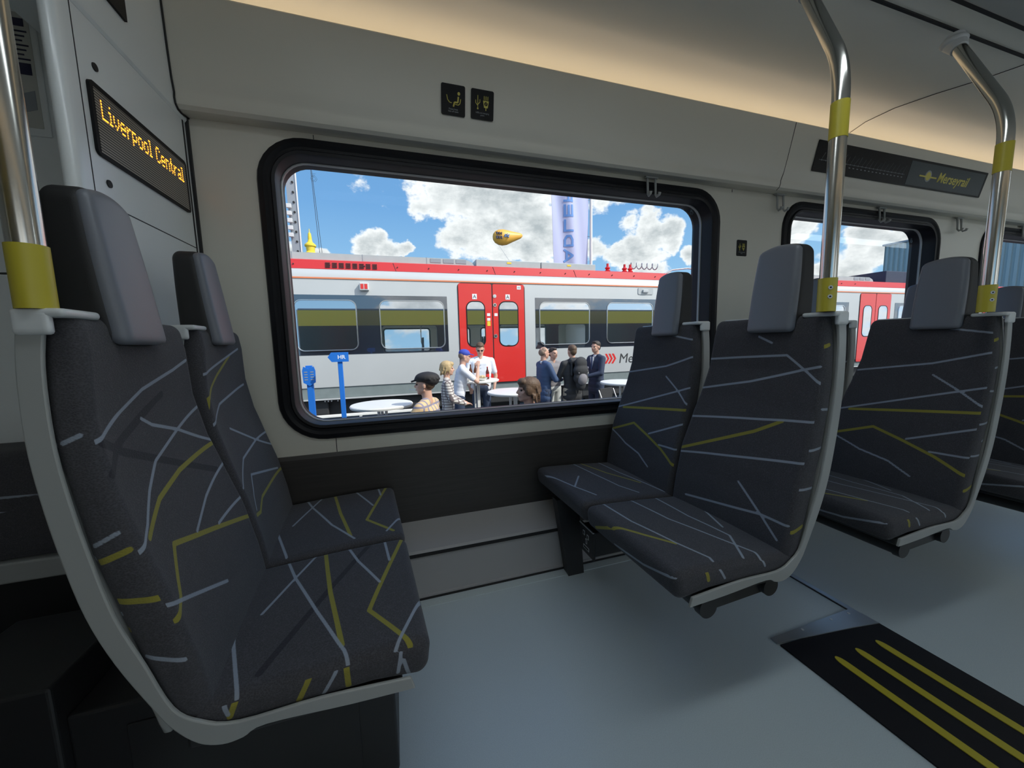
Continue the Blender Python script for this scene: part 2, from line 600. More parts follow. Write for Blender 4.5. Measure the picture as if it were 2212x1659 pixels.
def rbox(sx, sy, sz, r, step):
    """dense rounded box from 0..s; returns verts, faces, outward normals"""
    nx, ny, nz_ = (max(4, int(round(s / step))) for s in (sx, sy, sz))
    Vs, Fs, off = [], [], 0

    def face(na, nb, fn, flip):
        nonlocal off
        a, b = np.meshgrid(np.linspace(0, 1, na + 1), np.linspace(0, 1, nb + 1), indexing='ij')
        Vs.append(fn(a.ravel(), b.ravel()))
        i = np.arange(na * (nb + 1)).reshape(na, nb + 1)[:, :nb].ravel()
        q = np.stack([i, i + nb + 1, i + nb + 2, i + 1], 1)
        if flip:
            q = q[:, ::-1]
        Fs.append(q + off)
        off += (na + 1) * (nb + 1)
    o_, z_ = np.ones_like, np.zeros_like
    face(nx, ny, lambda a, b: np.stack([a, b, o_(a)], 1), False)
    face(nx, ny, lambda a, b: np.stack([a, b, z_(a)], 1), True)
    face(ny, nz_, lambda a, b: np.stack([o_(a), a, b], 1), False)
    face(ny, nz_, lambda a, b: np.stack([z_(a), a, b], 1), True)
    face(nz_, nx, lambda a, b: np.stack([b, o_(a), a], 1), False)
    face(nz_, nx, lambda a, b: np.stack([b, z_(a), a], 1), True)
    V = np.concatenate(Vs) * np.array([sx, sy, sz])
    F = np.concatenate(Fs)
    key = np.round(V * 1e5).astype(np.int64)
    _, idx, inv = np.unique(key, axis=0, return_index=True, return_inverse=True)
    V = V[idx]
    F = inv.ravel()[F]
    lo = np.array([r, r, r])
    hi = np.array([sx, sy, sz]) - r
    c = np.clip(V, lo, hi)
    # the original point lies on the cube; push onto the rounded surface
    d = V - c
    ln = np.linalg.norm(d, axis=1, keepdims=True)
    N = d / np.maximum(ln, 1e-9)
    return c + N * r, F, N


def text_mesh(txt, size, extrude=0.002, bold=0.0, shear=0.0, align='LEFT'):
    cu = bpy.data.curves.new('lettering', 'FONT')
    cu.body = txt
    cu.size = size
    cu.extrude = extrude
    cu.offset = bold
    cu.shear = shear
    cu.align_x = align
    cu.resolution_u = 3
    o = bpy.data.objects.new('lettering', cu)
    col.objects.link(o)
    dg = bpy.context.evaluated_depsgraph_get()
    me = bpy.data.meshes.new_from_object(o.evaluated_get(dg))
    bpy.data.objects.remove(o)
    return me


def text(name, txt, size, M, material, parent=None, **kw):
    me = text_mesh(txt, size, **kw)
    me.materials.clear()
    me.transform(M)
    return obj(name, me, material, parent)


def frame_mat(origin, xdir, ydir):
    x = Vector(xdir).normalized()
    y = Vector(ydir).normalized()
    z = x.cross(y)
    return Matrix(((x.x, y.x, z.x, origin[0]), (x.y, y.y, z.y, origin[1]), (x.z, y.z, z.z, origin[2]), (0, 0, 0, 1)))


def rrect(x0, x1, z0, z1, r, n=8):
    pts = []
    for cx_, cz_, a0 in ((x1 - r, z1 - r, 0), (x0 + r, z1 - r, 90), (x0 + r, z0 + r, 180), (x1 - r, z0 + r, 270)):
        for k in range(n + 1):
            a = R_(a0 + 90 * k / n)
            pts.append((cx_ + r * cos(a), cz_ + r * sin(a)))
    return pts


def sheet_holes(name, rect, holes, y, thick, material, parent=None, back_dir=1):
    """upright sheet in the x-z plane at y with rounded holes, given thickness"""
    bm = bmesh.new()
    x0, x1, z0, z1 = rect
    loops = [[(x0, z0), (x1, z0), (x1, z1), (x0, z1)]] + holes
    edges = []
    for lp in loops:
        vs = [bm.verts.new((p[0], y, p[1])) for p in lp]
        for i in range(len(vs)):
            edges.append(bm.edges.new((vs[i], vs[(i + 1) % len(vs)])))
    r = bmesh.ops.triangle_fill(bm, use_beauty=True, use_dissolve=False, edges=edges)
    fs = [f for f in bm.faces]
    ex = bmesh.ops.extrude_face_region(bm, geom=fs)
    for v in ex['geom']:
        if isinstance(v, bmesh.types.BMVert):
            v.co.y += thick * back_dir
    bmesh.ops.recalc_face_normals(bm, faces=bm.faces)
    me = bpy.data.meshes.new(name)
    bm.to_mesh(me)
    bm.free()
    return obj(name, me, material, parent)


def ring_profile(outline_fn, prof, name, material, parent=None, smooth='angle'):
    """sweep a closed profile [(inset, y)] around a rounded rectangle; outline_fn(inset) -> [(x,z)]"""
    bm = bmesh.new()
    rings = []
    for ins, y in prof:
        rings.append([bm.verts.new((p[0], y, p[1])) for p in outline_fn(ins)])
    m = len(rings)
    n = len(rings[0])
    for i in range(m):
        a, b = rings[i], rings[(i + 1) % m]
        for k in range(n):
            bm.faces.new((a[k], a[(k + 1) % n], b[(k + 1) % n], b[k]))
    bmesh.ops.recalc_face_normals(bm, faces=bm.faces)
    me = bpy.data.meshes.new(name)
    bm.to_mesh(me)
    bm.free()
    return obj(name, me, material, parent, smooth)


def dup(root):
    r = root.copy()
    col.objects.link(r)
    for ch in root.children:
        c = ch.copy()
        col.objects.link(c)
        c.parent = r
        for g in ch.children:
            d = g.copy()
            col.objects.link(d)
            d.parent = c
    return r
# ------------------------------------------------------------------ seat pattern (local mm: back y,z / cushion d,y / sides d,z)
PAT = {
    'LA': [
        ('back', 'w', [333, 977, 274, 959, 157, 932, 102, 909, 52, 889, 5, 870, -12, 868]),
        ('back', 'w', [142, 882, 171, 865, 258, 838, 383, 784]),
        ('back', 'w', [357, 869, 258, 838, 151, 802, 97, 764, 51, 723, 4, 695]),
        ('back', 'y', [384, 777, 213, 764, 114, 743, 75, 723, 40, 705]),
        ('back', 'w', [397, 723, 267, 686, 177, 648]),
        ('back', 'w', [433, 627, 265, 622]),
        ('back', 'y', [463, 556, 332, 595, 236, 624, 157, 647, 94, 666, 58, 620, 41, 596, 12, 577]),
        ('back', 'w', [205, 520, 112, 560, 38, 593, 6, 607]),
        ('back', 'd', [225, 915, 161, 892, 104, 872, 54, 855, 19, 820]),
        ('back', 'd', [18, 868, 67, 841, 124, 818, 190, 790, 266, 757, 358, 717]),
        ('bside', 'w', [487, 874, 466, 884]),
        ('bside', 'w', [471, 719, 441, 735]),
        ('bside', 'y', [467, 693, 432, 706]),
        ('bside', 'y', [454, 628, 429, 625, 403, 621]),
        ('bside', 'w', [430, 531, 383, 511]),
        ('cush', 'w', [402, 705, 317, 442, 278, 320, 216, 167, 167, 55, 157, 34, 148, 4]),
        ('cush', 'w', [226, 441, 256, 370, 283, 308, 306, 254, 327, 207]),
        ('cush', 'y', [220, 441, 205, 318, 192, 219, 175, 125, 161, 47]),
        ('cush', 'w', [169, 449, 133, 330, 85, 215]),
        ('cush', 'w', [65, 452, 57, 302]),
        ('cush', 'y', [4, 441, 38, 339, 67, 255, 91, 185, 111, 124, 73, 64, 40, 9]),
        ('cush', 'w', [-6, 147, 34, 70, 67, 7]),
        ('cush', 'w', [403, 311, 379, 214, 360, 134, 339, 66, 321, 8]),
        ('cush', 'd', [101, 410, 138, 341, 169, 281, 197, 229, 221, 182, 243, 141, 262, 104, 280, 71, 296, 40]),
        ('cside', 'y', [152, 429, 144, 390]),
        ('cside', 'w', [168, 424, 185, 388]),
        ('cside', 'y', [211, 426, 224, 389]),
        ('cside', 'w', [57, 428, 59, 389]),
        ('cside', 'w', [51, 413, 38, 378]),
        ('cside', 'y', [321, 423, 327, 394]),
        ('cside', 'w', [342, 423, 330, 398]),
    ],
    'LW': [
        ('cush', 'w', [328, 467, 284, 330, 211, 153, 143, 36]),
        ('cush', 'w', [232, 489, 285, 333, 329, 207]),
        ('cush', 'y', [227, 487, 189, 228, 154, 57]),
        ('cush', 'w', [174, 504, 85, 246]),
        ('cush', 'w', [69, 523, 55, 332]),
        ('cush', 'y', [3, 509, 62, 299, 107, 140, 34, 39]),
        ('cush', 'w', [-12, 162, 53, 43]),
        ('cush', 'w', [402, 280, 365, 170, 317, 17]),
        ('back', 'y', [214, 980, 108, 930, 13, 876, -11, 807]),
        ('back', 'w', [296, 999, 46, 946, -29, 930]),
        ('back', 'w', [329, 883, 90, 852, 23, 820, -15, 794]),
        ('back', 'w', [116, 779, 290, 704, 472, 630]),
        ('back', 'w', [412, 707, 290, 704, 123, 688, 19, 635]),
        ('back', 'w', [376, 577, 128, 637, 80, 589, 61, 555]),
        ('back', 'y', [427, 567, 146, 561, 86, 538, 45, 546]),
    ],
    'RA': [
        ('back', 'w', [356, 926, 258, 934, 174, 940, 100, 945, 52, 906, 5, 870]),
        ('back', 'w', [374, 824, 285, 844, 206, 861, 125, 885, 56, 906, 13, 917]),
        ('back', 'w', [395, 720, 303, 733, 222, 744, 150, 753, 86, 762, 2, 772]),
        ('back', 'y', [422, 598, 325, 642, 240, 680, 164, 714, 89, 759]),
        ('back', 'w', [182, 999, 143, 980]),
        ('back', 'w', [420, 588, 319, 607, 232, 622, 155, 636, 88, 648, 27, 659, 8, 662]),
        ('back', 'w', [176, 557, 89, 493, 32, 446]),
        ('back', 'w', [355, 450, 253, 466, 165, 480, 89, 493, 12, 494]),
        ('cush', 'w', [60, 466, 66, 357, 72, 264, 91, 188, 108, 121, 139, 39, 134, 24]),
        ('cush', 'y', [-12, 270, 5, 264, 54, 183, 104, 117]),
        ('cush', 'w', [168, 464, 182, 345, 194, 244, 222, 173, 248, 108, 282, 30, 274, 8]),
        ('cush', 'w', [280, 453, 277, 344, 274, 250, 285, 180, 294, 116, 227, 18]),
        ('cush', 'w', [394, 343, 319, 162]),
        ('front', 'w', [256, 384, 123, 398, 4, 430]),
        ('front', 'y', [359, 388, 257, 436]),
        ('cside', 'y', [93, 443, 95, 407]),
        ('cside', 'w', [128, 442, 146, 401]),
        ('cside', 'w', [274, 435, 281, 405]),
        ('bside', 'w', [457, 805, 481, 804]),
        ('bside', 'w', [426, 696, 466, 702]),
        ('bside', 'w', [392, 592, 441, 594]),
        ('bside', 'y', [378, 477, 413, 491]),
        ('bside', 'y', [441, 963, 472, 974]),
    ],
    'RW': [
        ('back', 'w', [125, 1014, 8, 993]),
        ('back', 'w', [366, 852, 148, 889, -11, 936]),
        ('back', 'w', [413, 683, 193, 756, 84, 792, -13, 823]),
        ('back', 'w', [141, 848, 67, 797, -9, 742]),
        ('back', 'y', [367, 690, 220, 708, 95, 723, -12, 736]),
        ('back', 'y', [428, 575, 276, 635, 186, 605, 89, 568, 5, 526]),
        ('back', 'w', [173, 610, 1, 684]),
        ('back', 'w', [105, 581, 6, 587]),
        ('back', 'w', [432, 592, 303, 539, 208, 519, 139, 483]),
        ('cush', 'w', [-14, 394, 19, 261, 47, 146, 83, 54]),
        ('cush', 'w', [169, 529, 194, 250, 217, 110, 253, 38]),
        ('cush', 'y', [186, 522, 224, 380, 257, 255, 326, 125]),
        ('cush', 'w', [306, 506, 316, 251, 339, 131, 359, 25]),
        ('cush', 'w', [119, 245, 47, 146]),
    ],
}
# ================================================================== SETTING
YW = 1.56
X0, X1 = -0.605, 8.4
WINS = [(-0.366, 1.57), (2.115, 3.42), (3.995, 5.95), (6.5, 7.8)]
WZ0, WZ1 = 0.698, 1.682


def win_outline(x0, x1, z0=WZ0, z1=WZ1, r=0.10):
    return lambda ins: rrect(x0 + ins, x1 - ins, z0 + ins, z1 - ins, max(0.02, r - ins), 8)


def side_wall(sgn, side):
    """sgn +1: the wall with the windows in view; -1: the wall behind the camera"""
    y = YW * sgn
    holes = [win_outline(a, b)(-0.03) for a, b in WINS]
    o = struct(sheet_holes('wall_' + side, (X0 - (0 if sgn > 0 else 2), X1, 0.0, 1.765), holes, y, 0.02, 'wall_panel', back_dir=sgn))
    for i, (a, b) in enumerate(WINS):
        wn = bpy.data.objects.new('window_%d' % (i + 1 if sgn > 0 else i + 5), None)
        col.objects.link(wn)
        struct(wn)
        g = sgn
        prof = [(-0.056, 1.561), (-0.050, 1.549), (-0.034, 1.546), (-0.024, 1.555), (-0.014, 1.555), (-0.008, 1.547), (0.002, 1.549), (0.004, 1.560), (0.004, 1.668), (-0.028, 1.668), (-0.028, 1.561)]
        ring_profile(win_outline(a, b), [(p, q * g) for p, q in prof], 'window_gasket', 'rubber', wn)
        prof = [(0.003, 1.614), (0.0075, 1.615), (0.0075, 1.626), (0.003, 1.627)]
        ring_profile(win_outline(a, b), [(p, q * g) for p, q in prof], 'glazing_edge', 'grey_plastic', wn)
        m = MB()
        out = win_outline(a, b)(0.006)
        m.prism(out, 1, 1.617 * g, 1.623 * g)
        m.build('window_pane', 'window_glass', wn)
        if sgn > 0 and i < 2:
            m = MB()
            for (cx_, cz_) in ([(-0.25, 1.625), (1.50, 1.64)] if i == 0 else [(3.30, 1.60), (2.2, 1.6)]):
                for r in (0.006, 0.011):
                    ring = [(cx_ + r * cos(k * pi / 3), cz_ + r * sin(k * pi / 3)) for k in range(6)]
                    for p, q in zip(ring, ring[1:] + ring[:1]):
                        m.cyl((p[0], 1.6165, p[1]), (q[0], 1.6165, q[1]), 0.0004, n=5)
                for k in range(3):
                    m.box((cx_ - 0.009, 1.6161, cz_ - 0.018 - k * 0.005 + 0.036), (cx_ + 0.007 - k * 0.003, 1.6169, cz_ - 0.0175 - k * 0.005 + 0.036))
            m.build('glass_stamp', 'brick_glass', wn)
    # outer skin
    holes = [win_outline(a, b)(-0.002) for a, b in WINS]
    o = struct(sheet_holes('trim_outer_window_band' if sgn > 0 else 'trim_outer_window_band_front', (-3, X1 + 4, 0.60 if sgn > 0 else -0.35, 1.70), holes, 1.665 * sgn, 0.02, 'our_black', back_dir=sgn))
    m = MB()
    m.box((-3, 1.665 * sgn, 1.70), (X1 + 4, 1.69 * sgn, 2.22))
    struct(m.build('trim_outer_cantrail' + ('' if sgn > 0 else '_front'), 'our_yellow'))
    if sgn > 0:
        m = MB()
        m.box((-3, 1.665 * sgn, -0.35), (X1 + 4, 1.69 * sgn, 0.60))
        struct(m.build('trim_outer_bodyside', 'our_grey'))
    # wood-look dado, ledge, sloping duct
    m = MB()
    yy = lambda v: v * sgn
    XA = X0
    m.prism([(yy(1.562), 0.245), (yy(1.544), 0.245), (yy(1.544), 0.575), (yy(1.551), 0.588), (yy(1.562), 0.588)], 0, XA, X1)
    struct(m.build('trim_dado_' + side, 'wood_trim'))
    m = MB()
    m.prism([(yy(1.55), 0.0), (yy(1.397), 0.0), (yy(1.397), 0.020), (yy(1.402), 0.022), (yy(1.402), 0.178), (yy(1.397), 0.18)] + [(yy(1.397), 0.182), (yy(1.550), 0.258)][0:0] + [(yy(1.412), 0.180), (yy(1.412), 0.194), (yy(1.396), 0.197), (yy(1.400), 0.207), (yy(1.548), 0.262)], 0, XA, X1)
    struct(m.build('trim_heating_duct_' + side, 'duct_metal'))
    m = MB()
    m.box((XA, yy(1.4), 0.178), (X1, yy(1.413), 0.195))
    m.box((XA, yy(1.392), 0.0), (X1, yy(1.400), 0.012))
    struct(m.build('trim_duct_shadow_gap_' + side, 'dark_gap'))
    m = MB()
    m.prism([(yy(1.401), 0.0), (yy(1.355), 0.0), (yy(1.355), 0.003), (yy(1.401), 0.006)], 0, XA, X1)
    struct(m.build('baseboard_' + side, 'floor_vinyl'))
    # overhead panel with rounded lower lip, cove trough behind its upper edge
    P = [(1.562, 1.756), (1.540, 1.752), (1.515, 1.747), (1.497, 1.748), (1.484, 1.756), (1.478, 1.770), (1.478, 1.785), (1.474, 1.800), (1.466, 1.815), (1.459, 1.840), (1.448, 1.885), (1.432, 1.955), (1.4155, 2.029), (1.417, 2.033), (1.423, 2.031), (1.430, 1.985), (1.535, 1.985), (1.545, 2.02), (1.575, 2.02), (1.575, 1.756)]
    m = MB()
    m.prism([(yy(p[0]), p[1]) for p in P], 0, X0, X1)
    o = struct(m.build('trim_overhead_panel_' + side, 'wall_panel'))
    o.data.polygons.foreach_set('use_smooth', [True] * len(o.data.polygons))
    set_sharp(o.data, 28)
    # lamp in the trough
    m = MB()
    m.box((X0 + 0.05, yy(1.496), 1.985), (X1 - 0.05, yy(1.508), 2.022))
    o = m.build('cove_light_strip', 'cove_light')
    tag(o, 'warm white light strip hidden in the cove above the overhead panel' if sgn > 0 else 'warm white light strip in the cove on the side behind the camera', 'light')


side_wall(1, 'back')
side_wall(-1, 'front')


def yP(z):
    return 1.475 - 0.222 * (z - 1.76) - 0.0035


# ceiling
CEIL = [(1.56, 2.02), (1.535, 2.06), (1.49, 2.09), (1.42, 2.108), (1.30, 2.108), (1.15, 2.085), (1.0, 2.055), (0.86, 2.035)]
m = MB()
top = [(y, z) for y, z in CEIL]
prof = top + [(-y, z) for y, z in reversed(CEIL)] + [(-1.56, 2.25), (1.56, 2.25)]
m.prism(prof, 0, -3.0, X1)
o = struct(m.build('ceiling', 'ceiling_panel'))
o.data.polygons.foreach_set('use_smooth', [True] * len(o.data.polygons))
set_sharp(o.data, 25)
m = MB()
for s in (1, -1):
    m.box((X0, s * 0.874, 2.030), (X1, s * 0.866, 2.0385))
    m.box((X0, s * 0.80, 2.026), (X1, s * 0.785, 2.036))
for x in (2.43,):
    pts = [(y, z - 0.0012) for y, z in CEIL[2:]] + [(0.8, 2.034)]
    for a, b in zip(pts[:-1], pts[1:]):
        m.cyl((x, a[0], a[1]), (x, b[0], b[1]), 0.0014, n=6)
for x in (0.9, 3.9, 5.4):
    pass
struct(m.build('trim_ceiling_joint', 'dark_gap'))
m = MB()
m.box((X0, -0.78, 2.012), (X1, 0.78, 2.034), bev=0.006)
struct(m.build('trim_ceiling_centre_panel', 'grey_plastic'))
for s in (1,):  # out-of-view fill strips, added to brighten floor and seats from above
    for k, (xa, xb) in enumerate(((-0.45, 1.25), (3.9, 7.4))):
        m = MB()
        m.box((xa, s * 0.30, 2.006), (xb, s * 0.46, 2.0135), bev=.002)
        tag(m.build('ceiling_light', 'ceiling_lamp'), ['near long white ceiling light above the facing seats', 'far long white ceiling light above the distant rows'][k], 'light')
m = MB()
m.box((-3, -1.66, 2.22), (X1 + 4, 1.66, 2.29), bev=0.03)
struct(m.build('trim_outer_roof', 'our_grey'))

# floor
m = MB()
m.box((-0.60, -1.56, -0.08), (X1, 1.56, 0.0))
struct(m.build('floor', 'floor_vinyl'))
m = MB()
m.box((-3.0, -1.56, -0.08), (-0.60, 1.56, 0.0))
struct(m.build('floor_vestibule', 'black_mat'))
m = MB()
m.box((X1, -1.6, -0.08), (X1 + 0.05, 1.6, 2.25))
struct(m.build('wall_right', 'partition_panel'))
m = MB()
m.box((-3.05, -1.6, -0.08), (-3.0, 1.6, 2.25))
m.box((-3.0, 1.50, 1.236), (-0.72, 1.56, 2.1))
m.box((-3.0, 1.485, 0.42), (-0.72, 1.56, 1.228), bev=0.004)
m.box((-0.885, 1.47, 0.42), (-0.855, 1.52, 2.1), bev=0.012)
struct(m.build('wall_vestibule', 'partition_panel'))

# partition with rounded free edge
m = MB()
pts = [(-0.70, 1.56), (-0.608, 1.56), (-0.608, 1.075)]
for k in range(1, 12):
    a = R_(k * 14)
    pts.append((-0.624 + 0.016 * cos(a), 1.068 - 0.020 * sin(a)))
pts += [(-0.70, 1.19)]
m.prism(pts, 2, 0.0, 1.742)
o = struct(m.build('wall_left', 'partition_panel', smooth='angle'))
m = MB()
m.prism([(-0.74, 1.735), (-0.607, 1.735), (-0.602, 1.742), (-0.578, 2.06), (-0.74, 2.06)], 1, 0.60, 1.56)
struct(m.build('trim_header_left', 'partition_panel'))
m = MB()
m.box((-0.609, 1.0935, 0.0), (-0.6072, 1.0955, 1.738))
m.box((-0.609, 1.095, 1.3345), (-0.6072, 1.53, 1.337))
m.box((-0.612, 1.532, 0.0), (-0.6068, 1.539, 1.74))
m.box((-0.610, 1.551, 0.0), (-0.600, 1.562, 1.75))
struct(m.build('trim_partition_joint', 'dark_gap'))
# seam between partition header and overhead panel follows the panel's outline
m = MB()
P = [(1.56, 1.753), (1.515, 1.745), (1.497, 1.746), (1.482, 1.755), (1.476, 1.770), (1.476, 1.785), (1.464, 1.815), (1.446, 1.885), (1.430, 1.955), (1.413, 2.029)]
for a, b in zip(P[:-1], P[1:]):
    hx = lambda z: -0.600 + max(0, z - 1.742) * 0.0755
    m.cyl((hx(a[1]), a[0], a[1]), (hx(b[1]), b[0], b[1]), 0.0030, n=6)
for a, b in zip(P[2:-1], P[3:]):
    m.cyl((1.926, a[0] + 0.0015, a[1]), (1.926, b[0] + 0.0015, b[1]), 0.0014, n=6)
    m.cyl((5.2, a[0] + 0.0015, a[1]), (5.2, b[0] + 0.0015, b[1]), 0.0014, n=6)
struct(m.build('trim_overhead_joint', 'dark_gap'))
m = MB()
for x, z0, z1 in ((-0.235, 0.588, 0.645), (-0.232, 1.738, 1.752), (1.70, 1.738, 1.752)):
    m.box((x - 0.0012, 1.5585, z0), (x + 0.0012, 1.5605, z1))
struct(m.build('trim_wall_joint', 'dark_gap'))


# ------------------------------------------------------------------ LED display on the partition
FONT = {
    'L': ['10000', '10000', '10000', '10000', '10000', '10000', '11111'],
    'C': ['01110', '10001', '10000', '10000', '10000', '10001', '01110'],
    'i': ['010', '000', '110', '010', '010', '010', '111'],
    'v': ['00000', '00000', '10001', '10001', '10001', '01010', '00100'],
    'e': ['00000', '00000', '01110', '10001', '11111', '10000', '01110'],
    'r': ['0000', '0000', '1011', '1100', '1000', '1000', '1000'],
    'p': ['00000', '00000', '11110', '10001', '10001', '11110', '10000', '10000'],
    'o': ['00000', '00000', '01110', '10001', '10001', '10001', '01110'],
    'l': ['110', '010', '010', '010', '010', '010', '111'],
    'n': ['00000', '00000', '11110', '10001', '10001', '10001', '10001'],
    't': ['0100', '0100', '1110', '0100', '0100', '0101', '0010'],
    'a': ['00000', '00000', '01110', '00001', '01111', '10001', '01111'],
    ' ': ['000'] * 7}
led = thing('led_display', 'black framed amber dot display reading Liverpool Central on the left partition', 'display', (-0.608, 1.313, 1.518))
m = MB()
fo = rrect(-0.200, 0.200, -0.079, 0.079, 0.012, 5)
m.prism(fo, 0, 0.0, 0.006)
m.build('display_frame', 'screen_black', led)
m = MB()
m.box((0.0055, -0.190, -0.071), (0.0066, 0.188, 0.066))
lm = bpy.data.materials.new('led_panel')
lm.use_nodes = True
t = NT(lm.node_tree)
b = t.n('ShaderNodeBsdfPrincipled', i_Roughness=0.35)
tcn = t.n('ShaderNodeTexCoord')
sp = t.n('ShaderNodeSeparateXYZ')
t.l(tcn.outputs['Object'], sp.inputs[0])
fz = t.math('FRACT', t.math('MULTIPLY', sp.outputs[2], 1 / 0.0062))
fm = t.math('GREATER_THAN', fz, 0.5)
t.l(t.mix(fm, (0.03, 0.028, 0.024), (0.42, 0.38, 0.32)), b.inputs['Base Color'])
oo = t.n('ShaderNodeOutputMaterial')
t.l(b.outputs[0], oo.inputs[0])
MATS['led_panel'] = lm
m.build('display_face', 'led_panel', led)
cx_ = 0
PX, PZ = 0.00385, 0.0062
m = MB()
for ch in 'Liverpool Central ':
    g = FONT[ch]
    if ch == ' ':
        m.build('lit_word', 'led_on', led)
        m = MB()
    for r, row in enumerate(g):
        for c, bit in enumerate(row):
            if bit == '1':
                y = -0.172 + (cx_ + c) * PX
                z = 0.046 - r * PZ
                m.box((0.0066, y - 0.0012, z - 0.0017), (0.0072, y + 0.0012, z + 0.0017))
    cx_ += len(g[0]) + 1

for i, (y, z) in enumerate(((1.148, 1.638), (1.143, 1.386))):
    m = MB()
    m.cyl((-0.609, y, z), (-0.6055, y, z), 0.0085, n=20)
    o = m.build('screw_cap', 'dark_gap')
    tag(o, ['round black cap on the partition above the amber display', 'round black cap on the partition below the amber display'][i], 'screw cap')
# sign on the header
m = MB()
pts = [(1.02, 1.815), (1.262, 1.815), (1.262, 1.885), (1.02, 1.885)]
vs = []
m.box((-0.604, 1.00, 1.818), (-0.590, 1.262, 1.93))
o = m.build('header_sign', 'screen_black')
tag(o, 'dark sign panel on the pale header above the left partition', 'sign')

# ------------------------------------------------------------------ vestibule things on the left
nb = thing('notice_poster', 'pale framed notice on the vestibule wall behind the steel pole', 'poster', (-0.985, 1.498, 1.79))
m = MB()
m.box((-0.075, -0.006, -0.17), (0.075, 0.002, 0.17), bev=0.004)
m.build('notice_frame', 'partition_panel', nb)
m = MB()
m.box((-0.062, -0.0075, -0.15), (0.062, -0.006, 0.15))
m.build('notice_sheet', 'paper', nb)
m = MB()
m.box((0.025, -0.0085, 0.115), (0.052, -0.0075, 0.135))
m.box((0.02, -0.0085, -0.01), (0.055, -0.0075, 0.02))
for k in range(7):
    m.box((0.02, -0.0085, 0.10 - k * 0.012), (0.056 - 0.006 * (k % 3), -0.0075, 0.104 - k * 0.012))
m.build('notice_text', 'print_dark', nb)
m = MB()
m.prism([(0.0, -0.12), (0.055, -0.10), (0.055, -0.05), (0.03, -0.06)], 1, -0.0085, -0.0075)
m.build('notice_picture', 'print_grey', nb)

pb = thing('padded_bench', 'dark patterned padded bench against the vestibule wall behind the left seats', 'bench', (-1.42, 1.40, 0.42))
# ================================================================== SEATS
FZ = [.36, .40, .44, .5, .6, .7, .8, .9, 1.0, 1.06]
FD = [.36, .363, .366, .374, .394, .421, .445, .456, .456, .462]
RZ = [.36, .44, .526, .6, .7, .88, 1.0, 1.06]
RD = [.405, .42, .442, .459, .480, .502, .499, .492]


def seg_dist(P, polys):
    best = np.full(len(P), 0.5)
    for pl in polys:
        q = np.array(pl, float).reshape(-1, 2) / 1000
        for a, b in zip(q[:-1], q[1:]):
            ba = b - a
            L2 = max((ba ** 2).sum(), 1e-12)
            h = np.clip(((P - a) @ ba) / L2, 0, 1)
            d = np.linalg.norm(P - a - h[:, None] * ba, axis=1)
            best = np.minimum(best, d)
    return best


HALF = {'w': 0.0033, 'y': 0.0048, 'd': 0.007}


def pattern(me, P2, zone, pat, zones):
    """zones: {zone_id: surface name}; P2: {zone_id: Nx2 coords}"""
    for c, nm in (('w', 'dist_white'), ('y', 'dist_yellow'), ('d', 'dist_dark')):
        val = np.full(len(zone), 0.5)
        for zid, surf in zones.items():
            polys = [q[2] for q in pat if q[0] == surf and q[1] == c]
            if polys:
                k = zone == zid
                val[k] = seg_dist(P2[zid][k], polys) - HALF[c]
        at = me.attributes.new(nm, 'FLOAT', 'POINT')
        at.data.foreach_set('value', val.astype(np.float32))


def widths(z):
    inner = np.interp(z, [.4, .62, .75, .9, 1.0, 1.06], [.421, .421, .402, .365, .348, .338])
    outer = np.interp(z, [.4, .8, .95, 1.06], [.003, .003, .005, .012])
    return outer, inner


def make_backrest(pat, s, sh, parent, step=0.004, mesh=None):
    H_, W_, T_ = 0.655, 0.42, 0.05
    V, F, N = rbox(T_, W_, H_, 0.020, step)
    z = 0.398 + V[:, 2]
    a = V[:, 1] / W_
    o_, i_ = widths(z)
    y = o_ + a * (i_ - o_)
    bfr = V[:, 0] / T_
    f = np.interp(z, FZ, FD)
    r = np.interp(z, RZ, RD)
    # shallow hollow in the middle, bolstered edges; the top edge rolls back
    hollow = 0.010 * np.clip(1 - (2 * a - 1) ** 4, 0, 1) * np.interp(z, [.4, .55, .9, 1.0], [0, 1, 1, .2])
    d = f - 0.006 + hollow * (1 - bfr) + bfr * (r - f + 0.006)
    me = np_mesh('backrest', np.stack([s * d - sh * y, y, z], 1), F if s > 0 else F[:, ::-1])
    zone = np.where(N[:, 1] < -0.75, 1, 0)
    P2 = {0: np.stack([y, z], 1), 1: np.stack([d, z], 1)}
    pattern(me, P2, zone, pat, {0: 'back', 1: 'bside'})
    return obj('backrest', me, 'seat_fabric', parent, True)


def make_cushion(pat, s, sh, parent, step=0.004):
    L_, W_, T_ = 0.405, 0.418, 0.07
    V, F, N = rbox(L_, W_, T_, 0.024, step)
    d = V[:, 0]
    y = V[:, 1] + 0.003
    ztop = np.interp(d, [0, .05, .2, .41], [.440, .441, .434, .418])
    zbot = np.interp(d, [0, .1, .41], [.364, .376, .372])
    f = V[:, 2] / T_
    z = zbot + f * (ztop - zbot)
    z += 0.004 * np.sin(np.clip(y / .42, 0, 1) * pi) * f * np.clip(d / .1, 0, 1)
    front_in = 0.010 * (1 - f)
    me = np_mesh('cushion', np.stack([s * (d + front_in) - sh * y, y, z], 1), F if s > 0 else F[:, ::-1])
    zone = np.where(N[:, 2] > 0.55, 0, np.where(N[:, 1] < -0.7, 1, np.where(N[:, 0] < -0.4, 2, 3)))
    P2 = {0: np.stack([d, y], 1), 1: np.stack([d, z], 1), 2: np.stack([y, z], 1)}
    pattern(me, P2, zone, pat, {0: 'cush', 1: 'cside', 2: 'front'})
    return obj('cushion', me, 'seat_fabric', parent, True)


